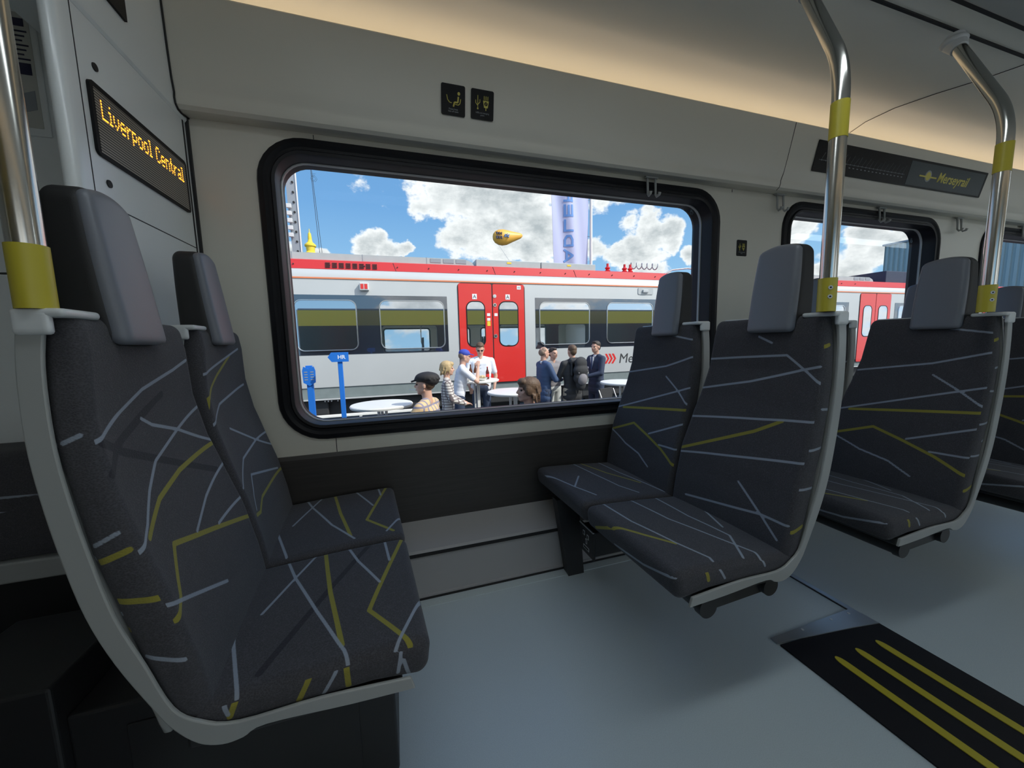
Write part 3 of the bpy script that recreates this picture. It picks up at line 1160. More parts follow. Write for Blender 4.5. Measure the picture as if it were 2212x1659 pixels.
FO = [(.037, .356), (.15, .361), (.280, .370), (.315, .358), (.345, .356), (.376, .370), (.405, .405), (.425, .445), (.463, .536), (.488, .62), (.504, .715), (.514, .80), (.519, .884), (.516, .978), (.508, 1.045)]
FI = [(.044, .380), (.194, .390), (.319, .388), (.369, .407), (.402, .441), (.429, .526), (.455, .61), (.472, .708), (.484, .80), (.490, .881), (.488, .977), (.479, 1.040)]


def spline(pts, n=4):
    out = []
    for i in range(len(pts) - 1):
        p0, p1, p2, p3 = (np.array(pts[max(0, min(len(pts) - 1, i + j))]) for j in (-1, 0, 1, 2))
        for k in range(n):
            t_ = k / n
            out.append(tuple(0.5 * ((2 * p1) + (p2 - p0) * t_ + (2 * p0 - 5 * p1 + 4 * p2 - p3) * t_ ** 2 + (3 * p1 - p0 - 3 * p2 + p3) * t_ ** 3)))
    out.append(tuple(pts[-1]))
    return out


FO, FI = spline(FO), spline(FI)


def make_seat(pat, s, sh, name, label, loc, group, step=0.004):
    root = thing(name, label, 'seat', loc, 0, group)
    make_cushion(pat, s, sh, root, step)
    make_backrest(pat, s, sh, root, step)

    def X(d, y):
        return s * d - sh * y
    # curved side frame
    bm = bmesh.new()
    pts = FO + FI[::-1]
    A = [bm.verts.new((X(d, -0.006), -0.006, z)) for d, z in pts]
    B = [bm.verts.new((X(d, 0.001), 0.001, z)) for d, z in pts]
    n = len(pts)
    no = len(FO)
    # quads between outer and inner via triangle fill of the side outline
    for ring in (A, B):
        es = [bm.edges.new((ring[i], ring[(i + 1) % n])) for i in range(n)]
        bmesh.ops.triangle_fill(bm, use_beauty=True, edges=es)
    for i in range(n):
        bm.faces.new((A[i], A[(i + 1) % n], B[(i + 1) % n], B[i]))
    bmesh.ops.recalc_face_normals(bm, faces=bm.faces)
    me = bpy.data.meshes.new('side_frame')
    bm.to_mesh(me)
    bm.free()
    o = obj('side_frame', me, 'grey_plastic', root)
    bv = o.modifiers.new('bevel', 'BEVEL')
    bv.width = 0.002
    bv.segments = 2
    bv.limit_method = 'ANGLE'
    bv.angle_limit = R_(50)
    # rear shell
    V, F, N = rbox(0.016, 0.418, 0.66, 0.006, 0.02)
    z = 0.392 + V[:, 2]
    o_, i_ = widths(z)
    y = o_ + 0.001 + V[:, 1] / 0.418 * (i_ - o_)
    d = np.interp(z, RZ, RD) - 0.002 + V[:, 0]
    me = np_mesh('back_shell', np.stack([s * d - sh * y, y, z], 1), F if s > 0 else F[:, ::-1])
    obj('back_shell', me, 'grey_plastic', root, True)
    # top corner cap with skirt
    vs, fs, off = [], [], 0
    for (dx, dy, dz), (ox, oy, oz), rr in (((0.054, 0.080, 0.012), (0.455, -0.012, 1.047), 0.0055), ((0.040, 0.011, 0.034), (0.470, -0.012, 1.024), 0.005), ((0.022, 0.33, 0.010), (0.492, 0.01, 1.047), 0.0045)):
        V, F, N = rbox(dx, dy, dz, rr, 0.004)
        vs.append(V + np.array([ox, oy, oz]))
        fs.append((F if s > 0 else F[:, ::-1]) + off)
        off += len(V)
    V = np.concatenate(vs)
    V[:, 0] = s * V[:, 0] - sh * V[:, 1]
    obj('corner_cap', np_mesh('corner_cap', V, np.concatenate(fs)), 'bright_plastic', root, True)
    # headrest: black body, grey vinyl front, piping
    def hr(nm, wy, h, th, oy, oz, od, r, m_, par):
        V, F, N = rbox(th, wy, h, r, 0.005)
        yy = oy + V[:, 1]
        zz = oz + V[:, 2]
        k = V[:, 2] / h
        a = (V[:, 1] / wy - .5) * 2
        yy = yy + (-a) * 0.010 * np.clip(k - .3, 0, 1) ** 2 * 1.6
        zz = zz - 0.012 * a ** 2 * np.clip(k - .6, 0, 1) / .4
        dd = od + (zz - 1.0) * 0.13 + V[:, 0] * (1 - 0.35 * k) + 0.004 * a ** 2
        me = np_mesh(nm, np.stack([s * dd - sh * yy, yy, zz], 1), F if s > 0 else F[:, ::-1])
        return obj(nm, me, m_, par, True)
    body = hr('headrest', 0.136, 0.250, 0.085, 0.078, 1.008, 0.432, 0.022, 'vinyl_black', root)
    pad = hr('headrest_pad', 0.132, 0.246, 0.030, 0.080, 1.010, 0.425, 0.013, 'vinyl_grey', body)
    pad['label'] = 'grey vinyl headrest front'
    # pan under the cushion
    m = MB()
    m.box((min(s * .06, s * .40), 0.012, 0.345), (max(s * .06, s * .40), 0.41, 0.372), bev=0.006)
    m.build('seat_pan', 'dark_plastic', root)
    return root


OFF = 0.425
LX, RX = 0.04, 0.605
seats = {}
seats['LA'] = make_seat(PAT['LA'], -1, .083, 'train_seat', 'nearest patterned aisle seat on the left, beside the thick steel pole', (LX, .665, 0), 'patterned train seats')
seats['LW'] = make_seat(PAT['LW'], -1, .083, 'train_seat', 'patterned window seat in the corner under the amber display', (LX - .083 * OFF, .665 + OFF, 0), 'patterned train seats')
seats['RA'] = make_seat(PAT['RA'], 1, .034, 'train_seat', 'patterned aisle seat facing left, with the pole holding two yellow sleeves rising from its cap', (RX, .665, 0), 'patterned train seats')
seats['RW'] = make_seat(PAT['RW'], 1, .034, 'train_seat', 'patterned window seat facing left, its headrest against the big window edge', (RX - .034 * OFF, .665 + OFF, 0), 'patterned train seats')
mixed = [q for q in PAT['RW'] if q[0] == 'back'] + [q for q in PAT['RA'] if q[0] != 'back'] + [('bside', 'w', [440, 640, 480, 650]), ('bside', 'w', [470, 880, 500, 884])]
seats['R3A'] = make_seat(mixed, 1, .0, 'train_seat', 'dark aisle seat of the second row facing left, beneath the right hand pole', (1.385, .665, 0), 'patterned train seats', 0.005)
labels = {(1, 1): 'dark window seat of the second row, mostly hidden behind the nearer aisle seat',
          (2, 0): 'aisle seat of the third row cut off by the right edge of the photo',
          (2, 1): 'window seat of the third row seen past the second row headrest',
          (3, 0): 'aisle seat of the fourth row, hidden behind the third row', (3, 1): 'window seat of the fourth row, only its headrest showing at the far window'}
for row in (1, 2, 3):
    for j in (0, 1):
        if row == 1 and j == 0:
            continue
        r = dup(seats['R3A'])
        r.location = (1.385 + 0.80 * (row - 1), .665 + OFF * j, 0)
        r['label'] = labels[(row, j)]

# support under the rows on the right: two round tubes joined by a plate, and a wall leg
for i, x0 in enumerate((RX, 1.385, 2.185, 2.985)):
    r = thing('seat_support', ['dark double tube support under the nearest right hand seats', 'dark double tube support under the second row aisle seat', 'dark double tube support under the third row seats', 'dark double tube support under the fourth row seats'][i], 'seat support', (x0, .69, 0), 0, 'supports under the right hand seats')
    m = MB()
    for dx, z, rad in ((0.118, 0.318, 0.024), (0.330, 0.326, 0.022)):
        m.cyl((dx, 0.004, z), (dx, 0.70, z), rad, n=28)
    m.build('support_tube', 'dark_plastic', r, 'angle')
    for dx, z, rad in ((0.118, 0.318, 0.0275), (0.330, 0.326, 0.0255)):
        m = MB()
        m.cyl((dx, -0.008, z), (dx, 0.012, z), rad, n=28)
        m.build('end_cap', 'dark_plastic', r, 'angle')
    m = MB()
    m.prism([(0.118, 0.297), (0.33, 0.307), (0.33, 0.346), (0.118, 0.338)], 1, 0.006, 0.66)
    m.build('cross_plate', 'dark_plastic', r)
    if i < 2:
        m = MB()
        m.prism([(0.00, 0.345), (0.052, 0.0), (0.125, 0.0), (0.10, 0.345)], 1, 0.655, 0.70)
        m.build('wall_leg', 'dark_plastic', r)
# equipment box beneath the left seats
bx_ = thing('underseat_box', 'black equipment box beneath the left hand seats', 'box', (-0.32, .82, 0))
m = MB()
m.box((-0.285, 0.0, 0), (0.278, 0.57, 0.343), bev=0.006)
m.box((-0.50, -0.02, 0), (-0.284, 0.225, 0.42), bev=0.006)
m.build('box_body', 'dark_plastic', bx_)
m = MB()
m.box((-0.20, -0.004, 0.04), (0.20, 0.001, 0.30), bev=0.002)
m.build('box_cover', 'dark_plastic', bx_)
# socket box below the right hand seats
sb = thing('power_socket', 'metal power and charging socket plate under the right hand cushion', 'socket', (0.68, 1.2255, 0.222))
m = MB()
m.box((0.004, -0.046, -0.048), (0.13, 0.046, 0.05), bev=0.004)
m.build('socket_box', 'dark_plastic', sb)
m = MB()
m.box((-0.004, -0.053, -0.056), (0.006, 0.053, 0.056), bev=0.002)
m.box((-0.0055, -0.053, 0.052), (0.0, 0.053, 0.056), mi=1)
m.build('face_plate', ['dark_plastic', 'bright_plastic'], sb)
m = MB()
for y, z, hy, hz in ((0.018, 0.024, .007, .009), (-0.012, 0.018, .007, .009), (0.0, -0.004, .006, .010)):
    m.box((-0.0052, y - hy, z - hz), (-0.004, y + hy, z + hz))
    m.box((-0.0056, y - hy + .003, z - hz + .003), (-0.005, y + hy - .003, z + hz - .003), mi=1)
m.box((-0.0052, -0.022, -0.038), (-0.004, 0.022, -0.024))
m.box((-0.0056, -0.018, -0.035), (-0.005, 0.018, -0.027), mi=1)
m.build('socket_holes', ['bright_plastic', 'dark_gap'], sb)

# vestibule bench
V, F, N = rbox(1.36, 0.17, 0.30, 0.02, 0.02)
me = np_mesh('bench_pad', V - np.array([.65, .085, 0]) + np.array([0, 0, .02]), F)
zone = np.where(N[:, 1] < -.7, 0, 1)
pattern(me, {0: np.stack([V[:, 0], V[:, 2]], 1)}, zone, [('back', 'w', [800, 190, 1300, 170]), ('back', 'w', [800, 110, 1300, 175]), ('back', 'w', [100, 60, 700, 200])], {0: 'back'})
obj('bench_pad', me, 'seat_fabric', pb, True)
m = MB()
m.box((-0.65, -0.095, -0.038), (0.72, 0.09, 0.02), bev=0.006)
m.build('bench_rail', 'grey_plastic', pb)
m = MB()
m.box((-0.65, -0.07, -0.42), (0.72, 0.085, -0.038))
m.build('bench_base', 'dark_plastic', pb)

# ------------------------------------------------------------------ handrail poles
def pole(x, label, top_band, screws):
    r = thing('handrail_pole', label, 'pole', (x, .668, 1.058), 0, 'steel handrail poles')
    d = Vector((.107, .187, .35)).normalized()
    bz = 0.575
    pts = [(0, 0, 0), (0, 0, bz - 0.08)]
    for k in range(1, 8):
        t_ = k / 8
        p0, p1, p2 = Vector((0, 0, bz - .08)), Vector((0, 0, bz)), Vector((0, 0, bz)) + d * .08
        pts.append(tuple(p0 * (1 - t_) ** 2 + p1 * 2 * t_ * (1 - t_) + p2 * t_ * t_))
    e = Vector((0, 0, bz)) + d * 0.385
    pts += [tuple(Vector((0, 0, bz)) + d * .08), tuple(e)]
    MB().tube(pts, 0.0175, 28).build('pole_tube', 'steel', r, 'angle')
    m = MB()
    m.cyl((0, 0, 0), (0, 0, .082), .0195, n=32)
    sl = m.build('base_sleeve', 'yellow', r, 'angle')
    sl['label'] = 'yellow sleeve at the foot of the pole'
    if screws:
        for z in (.058, .036):
            m = MB()
            c = Vector((-.0125, -.0150, z))
            n_ = Vector((-.64, -.77, 0))
            m.cyl(c, c + n_ * .0018, .0048, n=18)
            m.cyl(c + n_ * .0018, c + n_ * .0022, .0022, n=12, mi=1)
            m.build('screw', ['bright_plastic', 'dark_gap'], sl)
    if top_band:
        m = MB()
        m.cyl((0, 0, .410), (0, 0, .492), .0186, n=32)
        q = m.build('upper_band', 'yellow', r, 'angle')
        q['label'] = 'yellow band high on the pole'
    m = MB()
    m.cyl(e - d * .03, e + d * .02, .021, .031, n=28)
    m.sph(e + d * .012, (.034, .034, .02), 20)
    m.build('ceiling_socket', 'bright_plastic', r, 'angle')
    return r


pole(-0.449, 'thick looking steel pole at the left edge, standing on the nearest seat corner', True, False)
pole(1.049, 'bent steel pole with two yellow sleeves above the right hand aisle seat', True, True)
pole(1.757, 'bent steel pole furthest right, above the second row aisle seat', True, True)
pole(2.60, 'steel pole of the third row hidden off the right edge', True, True)

# ------------------------------------------------------------------ coat hooks
for i, x in enumerate((1.193, 2.013, 2.843, 3.63, 4.43)):
    lab = ['pale double coat hook hanging in front of the big window', 'pale double coat hook on the wall between the first two windows', 'pale double coat hook hanging in front of the second window',
           'pale double coat hook on the wall right of the second window', 'pale double coat hook hanging in front of the third window'][i]
    r = thing('coat_hook', lab, 'coat hook', (x, 1.54, 1.745), 0, 'double coat hooks under the overhead panel')
    for s in (-1, 1):
        MB().tube([(s * .022, .004, .01), (s * .022, .0, -.03), (s * .022, -.002, -.070), (s * .022, -.010, -.082), (s * .024, -.024, -.078), (s * .025, -.028, -.068)], [.0055, .0055, .005, .0055, .0065, .0075], 12).build('hook', 'grey_plastic', r, True)
    MB().box((-.034, -.006, .0), (.034, .012, .012), bev=.003).build('hook_plate', 'grey_plastic', r)

# ------------------------------------------------------------------ stickers and screens on the overhead panel
UP = (0, -0.2167, 0.976)


def plate(name, label, cat, x0, x1, z0, z1, mat_, flat=False, parent=None, group=None):
    ym = 1.5592 if flat else yP((z0 + z1) / 2)
    r = thing(name, label, cat, ((x0 + x1) / 2, ym, (z0 + z1) / 2), 0, group)
    if not flat:
        r.rotation_euler = (math.atan(0.222), 0, 0)
    hw, hh = (x1 - x0) / 2, (z1 - z0) / 2 * (1 if flat else 1.024)
    m = MB()
    m.prism(rrect(-hw, hw, -hh, hh, min(.006, hw * .2), 4), 1, -0.0010, 0.0006)
    m.build(name + '_backing', mat_, r)
    return r, hw, hh


LM = lambda x, z, y=-0.0012: frame_mat((x, y, z), (1, 0, 0), (0, 0, 1))


def lines_mesh(segs, wd, y=-0.0016):
    m = MB()
    for a, b in segs:
        m.cyl((a[0], y, a[1]), (b[0], y, b[1]), wd, n=6)
    return m


r, hw, hh = plate('seat_sticker', 'black sticker with a yellow seated figure, left of the pair above the window', 'sticker', .213, .300, 1.832, 1.926, 'screen_black')
m = lines_mesh([((.018, .012), (.016, -.006)), ((.016, -.006), (.004, -.006)), ((.004, -.006), (.0, -.02))], .0028)
m.sph((.020, -.0014, .022), (.005, .001, .0055), 12)
for a, b in [((.027, .006), (.024, -.008)), ((.024, -.008), (.018, -.013)), ((.018, -.013), (.007, -.012)), ((-.024, .014), (-.021, .0)), ((-.021, .0), (-.014, -.008)), ((-.014, -.008), (-.006, -.009))]:
    m.cyl((a[0], -.0016, a[1]), (b[0], -.0016, b[1]), .0014, n=6)
m.build('pictogram', 'print_yellow', r)
text('sticker_text', 'Please keep\nfeet off seats', .0072, LM(0, -.030), 'print_grey', r, extrude=.0002, align='CENTER')


def usb_icon(r, k):
    m = lines_mesh([((-.018 * k, -.012 * k), (-.018 * k, .028 * k)), ((-.018 * k, -.004 * k), (-.026 * k, .004 * k)), ((-.026 * k, .004 * k), (-.026 * k, .013 * k)), ((-.018 * k, -.001 * k), (-.010 * k, .007 * k)), ((-.010 * k, .007 * k), (-.010 * k, .016 * k))], .0012 * k)
    m.sph((-.018 * k, -.0014, -.013 * k), (.0032 * k, .001, .0032 * k), 10)
    for x in (.006, .013, .020):
        m.cyl((x * k, -.0016, .016 * k), (x * k, -.0016, .028 * k), .0013 * k, n=6)
    m.prism([(.002 * k, .014 * k), (.024 * k, .014 * k), (.020 * k, -.008 * k), (.006 * k, -.008 * k)], 1, -.0018, -.001)
    m.cyl((.013 * k, -.0016, -.008 * k), (.013 * k, -.0016, -.017 * k), .0016 * k, n=6)
    m.cyl((.013 * k, -.0019, .004 * k), (.013 * k, -.0023, .004 * k), .0065 * k, n=16, mi=1)
    for a, b in [((.015, .008), (.0115, .004)), ((.0145, .004), (.011, .0))]:
        m.cyl((a[0] * k, -.0025, a[1] * k), (b[0] * k, -.0025, b[1] * k), .0006 * k, n=5)
    m.build('pictogram', ['print_yellow', 'screen_black'], r)


r, hw, hh = plate('charging_sticker', 'black sticker with yellow charging symbols, right of the pair above the window', 'sticker', .322, .408, 1.833, 1.926, 'screen_black')
usb_icon(r, 1.0)
text('sticker_text', 'USB and charging\npoint', .0072, LM(0, -.028), 'print_grey', r, extrude=.0002, align='CENTER')
r, hw, hh = plate('charging_sticker', 'small black charging sticker on the wall between the first two windows', 'sticker', 1.746, 1.815, 1.424, 1.506, 'screen_black', flat=True)
usb_icon(r, .82)
text('sticker_text', 'USB and charging\npoint', .006, LM(0, -.023), 'print_grey', r, extrude=.0002, align='CENTER')

r, hw, hh = plate('route_display', 'long black double screen on the overhead panel with yellow lettering at right', 'display', 2.103, 3.600, 1.842, 1.979, 'screen_black')
m = MB()
m.box((0.0, -.0018, -hh + .008), (hw - .02, -.0009, hh - .012))
m.build('lit_screen', 'screen_grey', r)
m = MB()
m.box((-hw + .03, -.0016, -.016), (-.03, -.001, -.0145))
for k in range(22):
    x = -hw + .05 + k * .031
    m.box((x - .001, -.0016, -.019), (x + .001, -.001, -.011))
    for j in range(2):
        m.prism([(x, -.008), (x + .001, -.008), (x + .016 + .004 * (k % 3), .02 + .008 * (k % 2)), (x + .015 + .004 * (k % 3), .02 + .008 * (k % 2))], 1, -.0016, -.001)
    if k > 6:
        m.box((x - .006, -.0016, -.032), (x + .006, -.001, -.028))
m.build('route_map', 'print_grey', r)
m = MB()
m.cyl((.18, -.0019, -.004), (.18, -.0026, -.004), .030, n=32)
m.cyl((.18, -.0027, -.004), (.18, -.0031, -.004), .022, n=32, mi=1)
m.box((.10, -.0030, -.012), (.26, -.0034, -.004), mi=1)
m.build('logo', ['print_grey', 'print_yellow'], r)
text('logo_text', 'Merseyrail', .072, LM(.27, -.025, -.002), 'print_yellow', r, extrude=.0004, bold=.0012, shear=.25)

# ------------------------------------------------------------------ floor pieces
dm = thing('threshold_mat', 'black floor mat with long yellow stripes at the lower right', 'mat', (1.345, .79, 0))
m = MB()
m.prism([(-.205, 0), (.200, -.02), (.200, -1.7), (-.205, -1.7)], 2, 0.0008, .0055)
m.build('mat_rubber', 'black_mat', dm)
for x in (-.093, .001, .098):
    m = MB()
    pts = [(x - .0125, -1.69), (x + .0125, -1.69)] + [(x + .0125 * cos(R_(a)), -.118 + .03 * sin(R_(a))) for a in range(0, 181, 20)]
    m.prism(pts, 2, .005, .0075)
    m.build('yellow_stripe', 'yellow', dm)
ms = thing('floor_edge_plate', 'aluminium edging plate at the top of the striped mat', 'floor trim', (1.14, .80, 0))
m = MB()
m.prism([(-.003, -.002), (-.003, .020), (.400, .026), (.402, -.004)], 2, .0008, .006)
m.prism([(0.0, -.004), (.400, -.004), (.402, -.055), (.30, -.040)], 2, .0058, .0085)
m.build('edge_strip', 'aluminium', ms)
for x in (.13, .27, .36):
    m = MB()
    m.cyl((x, .011, .0055), (x, .011, .0072), .0045, n=14)
    m.build('strip_screw', 'bright_plastic', ms)
fj = thing('floor_joint_strip', 'thin metal strip in the floor running toward the window from the mat', 'floor trim', (1.535, .82, 0))
m = MB()
m.box((-.011, 0, .0008), (.011, .56, .005), bev=.0015)
m.build('joint_strip', 'aluminium', fj)
m = MB()
m.box((-.0145, 0, .0006), (-.011, .56, .0022))
m.build('joint_gap', 'dark_gap', fj)
# ================================================================== OUTSIDE
G = -0.78
YT = 7.9
m = MB()
m.box((-80, 1.75, G - .3), (120, 120, G))
m.box((-80, -1.75, G - .35), (120, 1.75, G - .3))
struct(m.build('floor_outside_ground', 'asphalt'))
m = MB()
m.box((-80, -60, G - .3), (120, -1.75, G))  # unseen ground behind the camera, made pale to bounce sunlight inside
struct(m.build('floor_outside_platform', 'outside_pale'))

tr = thing('red_grey_train', 'long silver railway carriage with red roof edge and red doors outside the window', 'train', (0, YT, G))
ZB = -G   # local z of our floor level


def tz(z):
    return z - G


TX0, TX1 = -14.0, 34.0
m = MB()
prof = [(0, 0.21), (0, 2.285), (0.02, 2.36), (0.06, 2.43), (0.11, 2.475), (0.11, 2.475), (2.7, 2.475), (2.75, .21)]
prof = [(0.0, 0.21), (0.0, 2.285), (0.02, 2.36), (0.06, 2.43), (0.11, 2.475), (2.75, 2.475), (2.75, 0.21)]
m.prism([(y, tz(z)) for y, z in prof], 0, TX0, TX1)
m.build('body_shell', 'train_silver', tr, 'angle')
m = MB()
m.prism([(0.095, tz(2.468)), (0.125, tz(2.635)), (0.2, tz(2.66)), (2.6, tz(2.66)), (2.72, tz(2.5))], 0, TX0, TX1)
m.build('roof_edge', 'train_roof_red', tr)
m = MB()
m.box((TX0, -.012, tz(2.270)), (TX1, .0, tz(2.300)), bev=.003)
m.build('gutter_line', 'train_orange', tr)
m = MB()
m.prism([(0.02, tz(.21)), (0.02, tz(-.0)), (0.05, tz(-.04)), (2.7, tz(-.04)), (2.7, tz(.21))], 0, TX0, TX1)
m.build('skirt', 'train_skirt', tr)
m = MB()
m.box((TX0, -.0, tz(-.04)), (TX1, .05, tz(-.01)))
m.build('skirt_lip', 'train_silver', tr)
# windows groups (bands) and doors repeated along the train
BANDS = [(-1.72, 1.108, [(-1.95, -.667), (-.217, 1.027)]), (3.078, 7.6, [(3.188, 4.43), (4.925, 6.2)]), (10.4, 13.4, [(10.6, 11.8), (12.0, 13.2)]), (15.6, 20.2, [(15.8, 17.1), (17.5, 18.7)]), (-7.4, -3.4, [(-7.2, -5.6), (-5.2, -3.6)])]
for a, b, wins in BANDS:
    m = MB()
    m.box((a, -.006, tz(.838)), (b, .0, tz(1.974)))
    bd = m.build('window_band', 'train_band', tr)
    for wa, wb in wins:
        wa = max(wa, a)
        m = MB()
        m.prism(rrect(wa, wb, tz(.93), tz(1.868), .12, 6), 1, -.010, -.006)
        wo_ = m.build('window_glazing', 'train_window', bd)
        ring_profile(lambda ins, wa=wa, wb=wb: rrect(wa + ins, wb - ins, tz(.93) + ins, tz(1.868) - ins, .12 - ins, 6), [(-.022, -.006), (-.016, -.022), (-.002, -.022), (.004, -.006)], 'window_frame', 'chrome', bd)
DOORS = [(1.351, 2.809), (-3.2, -1.735), (8.6, 10.06), (13.9, 15.36), (20.6, 22.1)]
for k, (a, b) in enumerate(DOORS):
    mid = (a + b) / 2
    m = MB()
    m.prism(rrect(a - .02, b + .02, tz(.115), tz(2.268), .10, 5), 1, -.007, .0)
    m.build('door_surround', 'underframe', tr)
    for j, (p, q) in enumerate(((a, mid - .012), (mid + .012, b))):
        m = MB()
        bm_pts = [(p, tz(.13)), (q, tz(.13)), (q, tz(2.25)), (p, tz(2.25))]
        m.prism(rrect(p, q, tz(.13), tz(2.25), .035, 4), 1, -.016, -.004)
        dl = m.build('door_leaf', 'train_red', tr)
        wc = (p + q) / 2 + (.03 if j == 0 else -.03)
        if j == 0:
            wa, wb = p + .172, p + .545
        else:
            wa, wb = q - .575, q - .16
        m = MB()
        m.prism(rrect(wa, wb, tz(.93), tz(1.868), .13, 6), 1, -.020, -.016)
        m.build('door_glazing', 'train_window', dl)
        ring_profile(lambda ins, wa=wa, wb=wb: rrect(wa + ins, wb - ins, tz(.93) + ins, tz(1.868) - ins, .13 - ins, 6), [(-.022, -.016), (-.018, -.024), (-.002, -.024), (.003, -.016)], 'window_rubber', 'rubber', dl)
        if k == 0:
            m = MB()
            cx0 = wa + .17 if j == 0 else wb - .22
            m.box((cx0 - .05, -.0195, tz(1.925)), (cx0 + .05, -.016, tz(2.035)))
            m.build('letter_sticker', 'sign_white', dl)
            text('sticker_letter', 'A', .11, frame_mat((cx0, -.020, tz(1.942)), (1, 0, 0), (0, 0, 1)), 'underframe', dl, extrude=.001, align='CENTER')
    if k == 0:
        for z, rr, mt in ((1.994, .038, 'bright_plastic'), (1.807, .038, 'chrome'), (1.139, .042, 'chrome')):
            m = MB()
            m.cyl((2.135, -.016, tz(z)), (2.135, -.026, tz(z)), rr, n=20)
            m.cyl((2.135, -.026, tz(z)), (2.135, -.030, tz(z)), rr * .5, n=16, mi=1)
            m.build('door_button', [mt, 'underframe' if z < 1.9 else mt], tr)
        m = MB()
        for cx1, z in ((1.99, 1.60), (2.155, 1.60), (1.99, 1.50)):
            m.box((cx1 - .035, -.019, tz(z - .03)), (cx1 + .035, -.016, tz(z + .03)))
        m.box((1.955, -.019, tz(1.36)), (2.025, -.016, tz(1.46)), mi=1)
        m.build('small_stickers', ['sign_white', 'spire_yellow'], tr)
        m = MB()
        m.box((2.645, -.019, tz(2.145)), (2.735, -.016, tz(2.225)))
        m.build('small_sticker', 'sign_white', tr)
        text('sticker_code', 'A3', .055, frame_mat((2.69, -.020, tz(2.165)), (1, 0, 0), (0, 0, 1)), 'underframe', tr, extrude=.0005, align='CENTER')
m = MB()
m.box((-.565, -.09, tz(2.06)), (-.395, .0, tz(2.205)), bev=.012)
dd = m.build('side_display', 'bright_plastic', tr)
m = MB()
for x in (-.545, -.475):
    m.box((x, -.094, tz(2.085)), (x + .055, -.09, tz(2.18)))
m.build('display_digits', 'train_red', dd)
m = MB()
m.prism(rrect(5.78, 6.22, tz(2.09), tz(2.255), .03, 3), 1, -.012, 0)
m.box((5.9, -.05, tz(2.13)), (6.06, -.012, tz(2.20)), bev=.01)
m.build('intake_cover', 'train_silver', tr)
# louvres, rivets and joints in the red roof edge
for k in range(8):
    m = MB()
    x = -1.16 + k * .121
    for j in range(4):
        m.box((x, .085 + .0055 * j, tz(2.50 + j * .027)), (x + .085, .12, tz(2.511 + j * .027)))
    m.build('louvre', 'underframe', tr)
m = MB()
for x in np.arange(-1.7, 14, .62):
    m.cyl((x, .09, tz(2.55)), (x, .115, tz(2.55)), .011, n=8)
for x in (.13, 2.2, 4.15, 6.9, 10, 13):
    m.cyl((x, .094, tz(2.47)), (x - .05, .120, tz(2.63)), .004, n=6)
m.build('rivets_and_joints', 'underframe', tr)
# roof equipment
def fairing(a, b):
    m = MB()
    m.prism([(a, tz(2.645)), (a + .10, tz(2.70)), (a + .25, tz(2.795)), (b - .22, tz(2.795)), (b - .07, tz(2.74)), (b, tz(2.645))], 1, .24, 1.6)
    f = m.build('roof_fairing', 'train_roof', tr)
    m = MB()
    for x in np.arange(a + .6, b - .5, 1.25):
        m.box((x, .236, tz(2.66)), (x + .012, .25, tz(2.80)))
    for x in (b - .95, b - .68, b - .41):
        m.box((x, .232, tz(2.70)), (x + .22, .25, tz(2.78)))
    m.build('fairing_panels', 'mast_steel', f)


fairing(-3.6, 1.78)
fairing(8.4, 14.9)
for a, b in ((1.80, 3.30), (3.32, 4.72)):
    m = MB()
    m.box((a, .20, tz(2.62)), (b, 1.2, tz(2.80)), bev=.01)
    rb = m.build('roof_box', 'train_roof', tr)
    m = MB()
    m.box(((a + b) / 2 - .05, .195, tz(2.73)), ((a + b) / 2 + .05, .2, tz(2.765)))
    m.build('box_label', 'spire_yellow', rb)
m = MB()
m.box((15.6, .3, tz(2.62)), (17.4, 1.4, tz(3.05)), bev=.02)
m.build('roof_box', 'cloth_navy', tr)
for x in (5.05, 5.55, 5.72):
    m = MB()
    m.lathe([(.03, 0), (.07, .02), (.04, .06), (.075, .09), (.04, .12), (.07, .16), (.03, .20), (.03, .27)], (x + .25, .6, tz(2.655)), 14)
    m.build('insulator', 'train_roof_red', tr)
MB().tube([(6.0 + .011 * k, .6 + .05 * sin(k * .42), tz(2.90) + .075 * cos(k * .42)) for k in range(75)], .013, 6).build('coil_cable', 'mast_steel', tr)
MB().tube([(6.9, .6, tz(2.66)), (7.3, .6, tz(2.84)), (7.8, .6, tz(2.90)), (8.3, .6, tz(2.88))], .02, 8).build('pantograph_arm', 'mast_steel', tr)
m = MB()
for k in range(3):
    o_ = k * .095
    m.prism([(4.87 + o_, tz(.665)), (4.925 + o_, tz(.665)), (4.99 + o_, tz(.545)), (4.91 + o_, tz(.425)), (4.855 + o_, tz(.425)), (4.935 + o_, tz(.545))], 1, -.003, 0)
m.build('chevrons', 'train_red', tr)
text('side_lettering', 'Me', .335, frame_mat((5.245, -.002, tz(.428)), (1, 0, 0), (0, 0, 1)), 'underframe', tr, extrude=.001, shear=.15)
# underframe and wheels
m = MB()
m.box((TX0, .25, tz(-.42)), (TX1, 2.5, tz(-.04)))
for x in np.arange(-12, 33, 2.3):
    m.box((x, .12, tz(-.36)), (x + 1.5, .4, tz(-.05)), bev=.03)
m.build('underframe', 'underframe', tr)
for cxx in (-10, -7.5, 2.4, 4.9, 16, 18.5):
    m = MB()
    m.cyl((cxx, .35, tz(-.34)), (cxx, .50, tz(-.34)), .40, n=28)
    m.build('wheel', 'underframe', tr, 'angle')
m = MB()
for k in range(7):
    if k != 3:
        m.sph((-1.35 + k * .058, .10, tz(-.075)), .016, 10)
m.build('bolt_row', 'sign_white', tr)

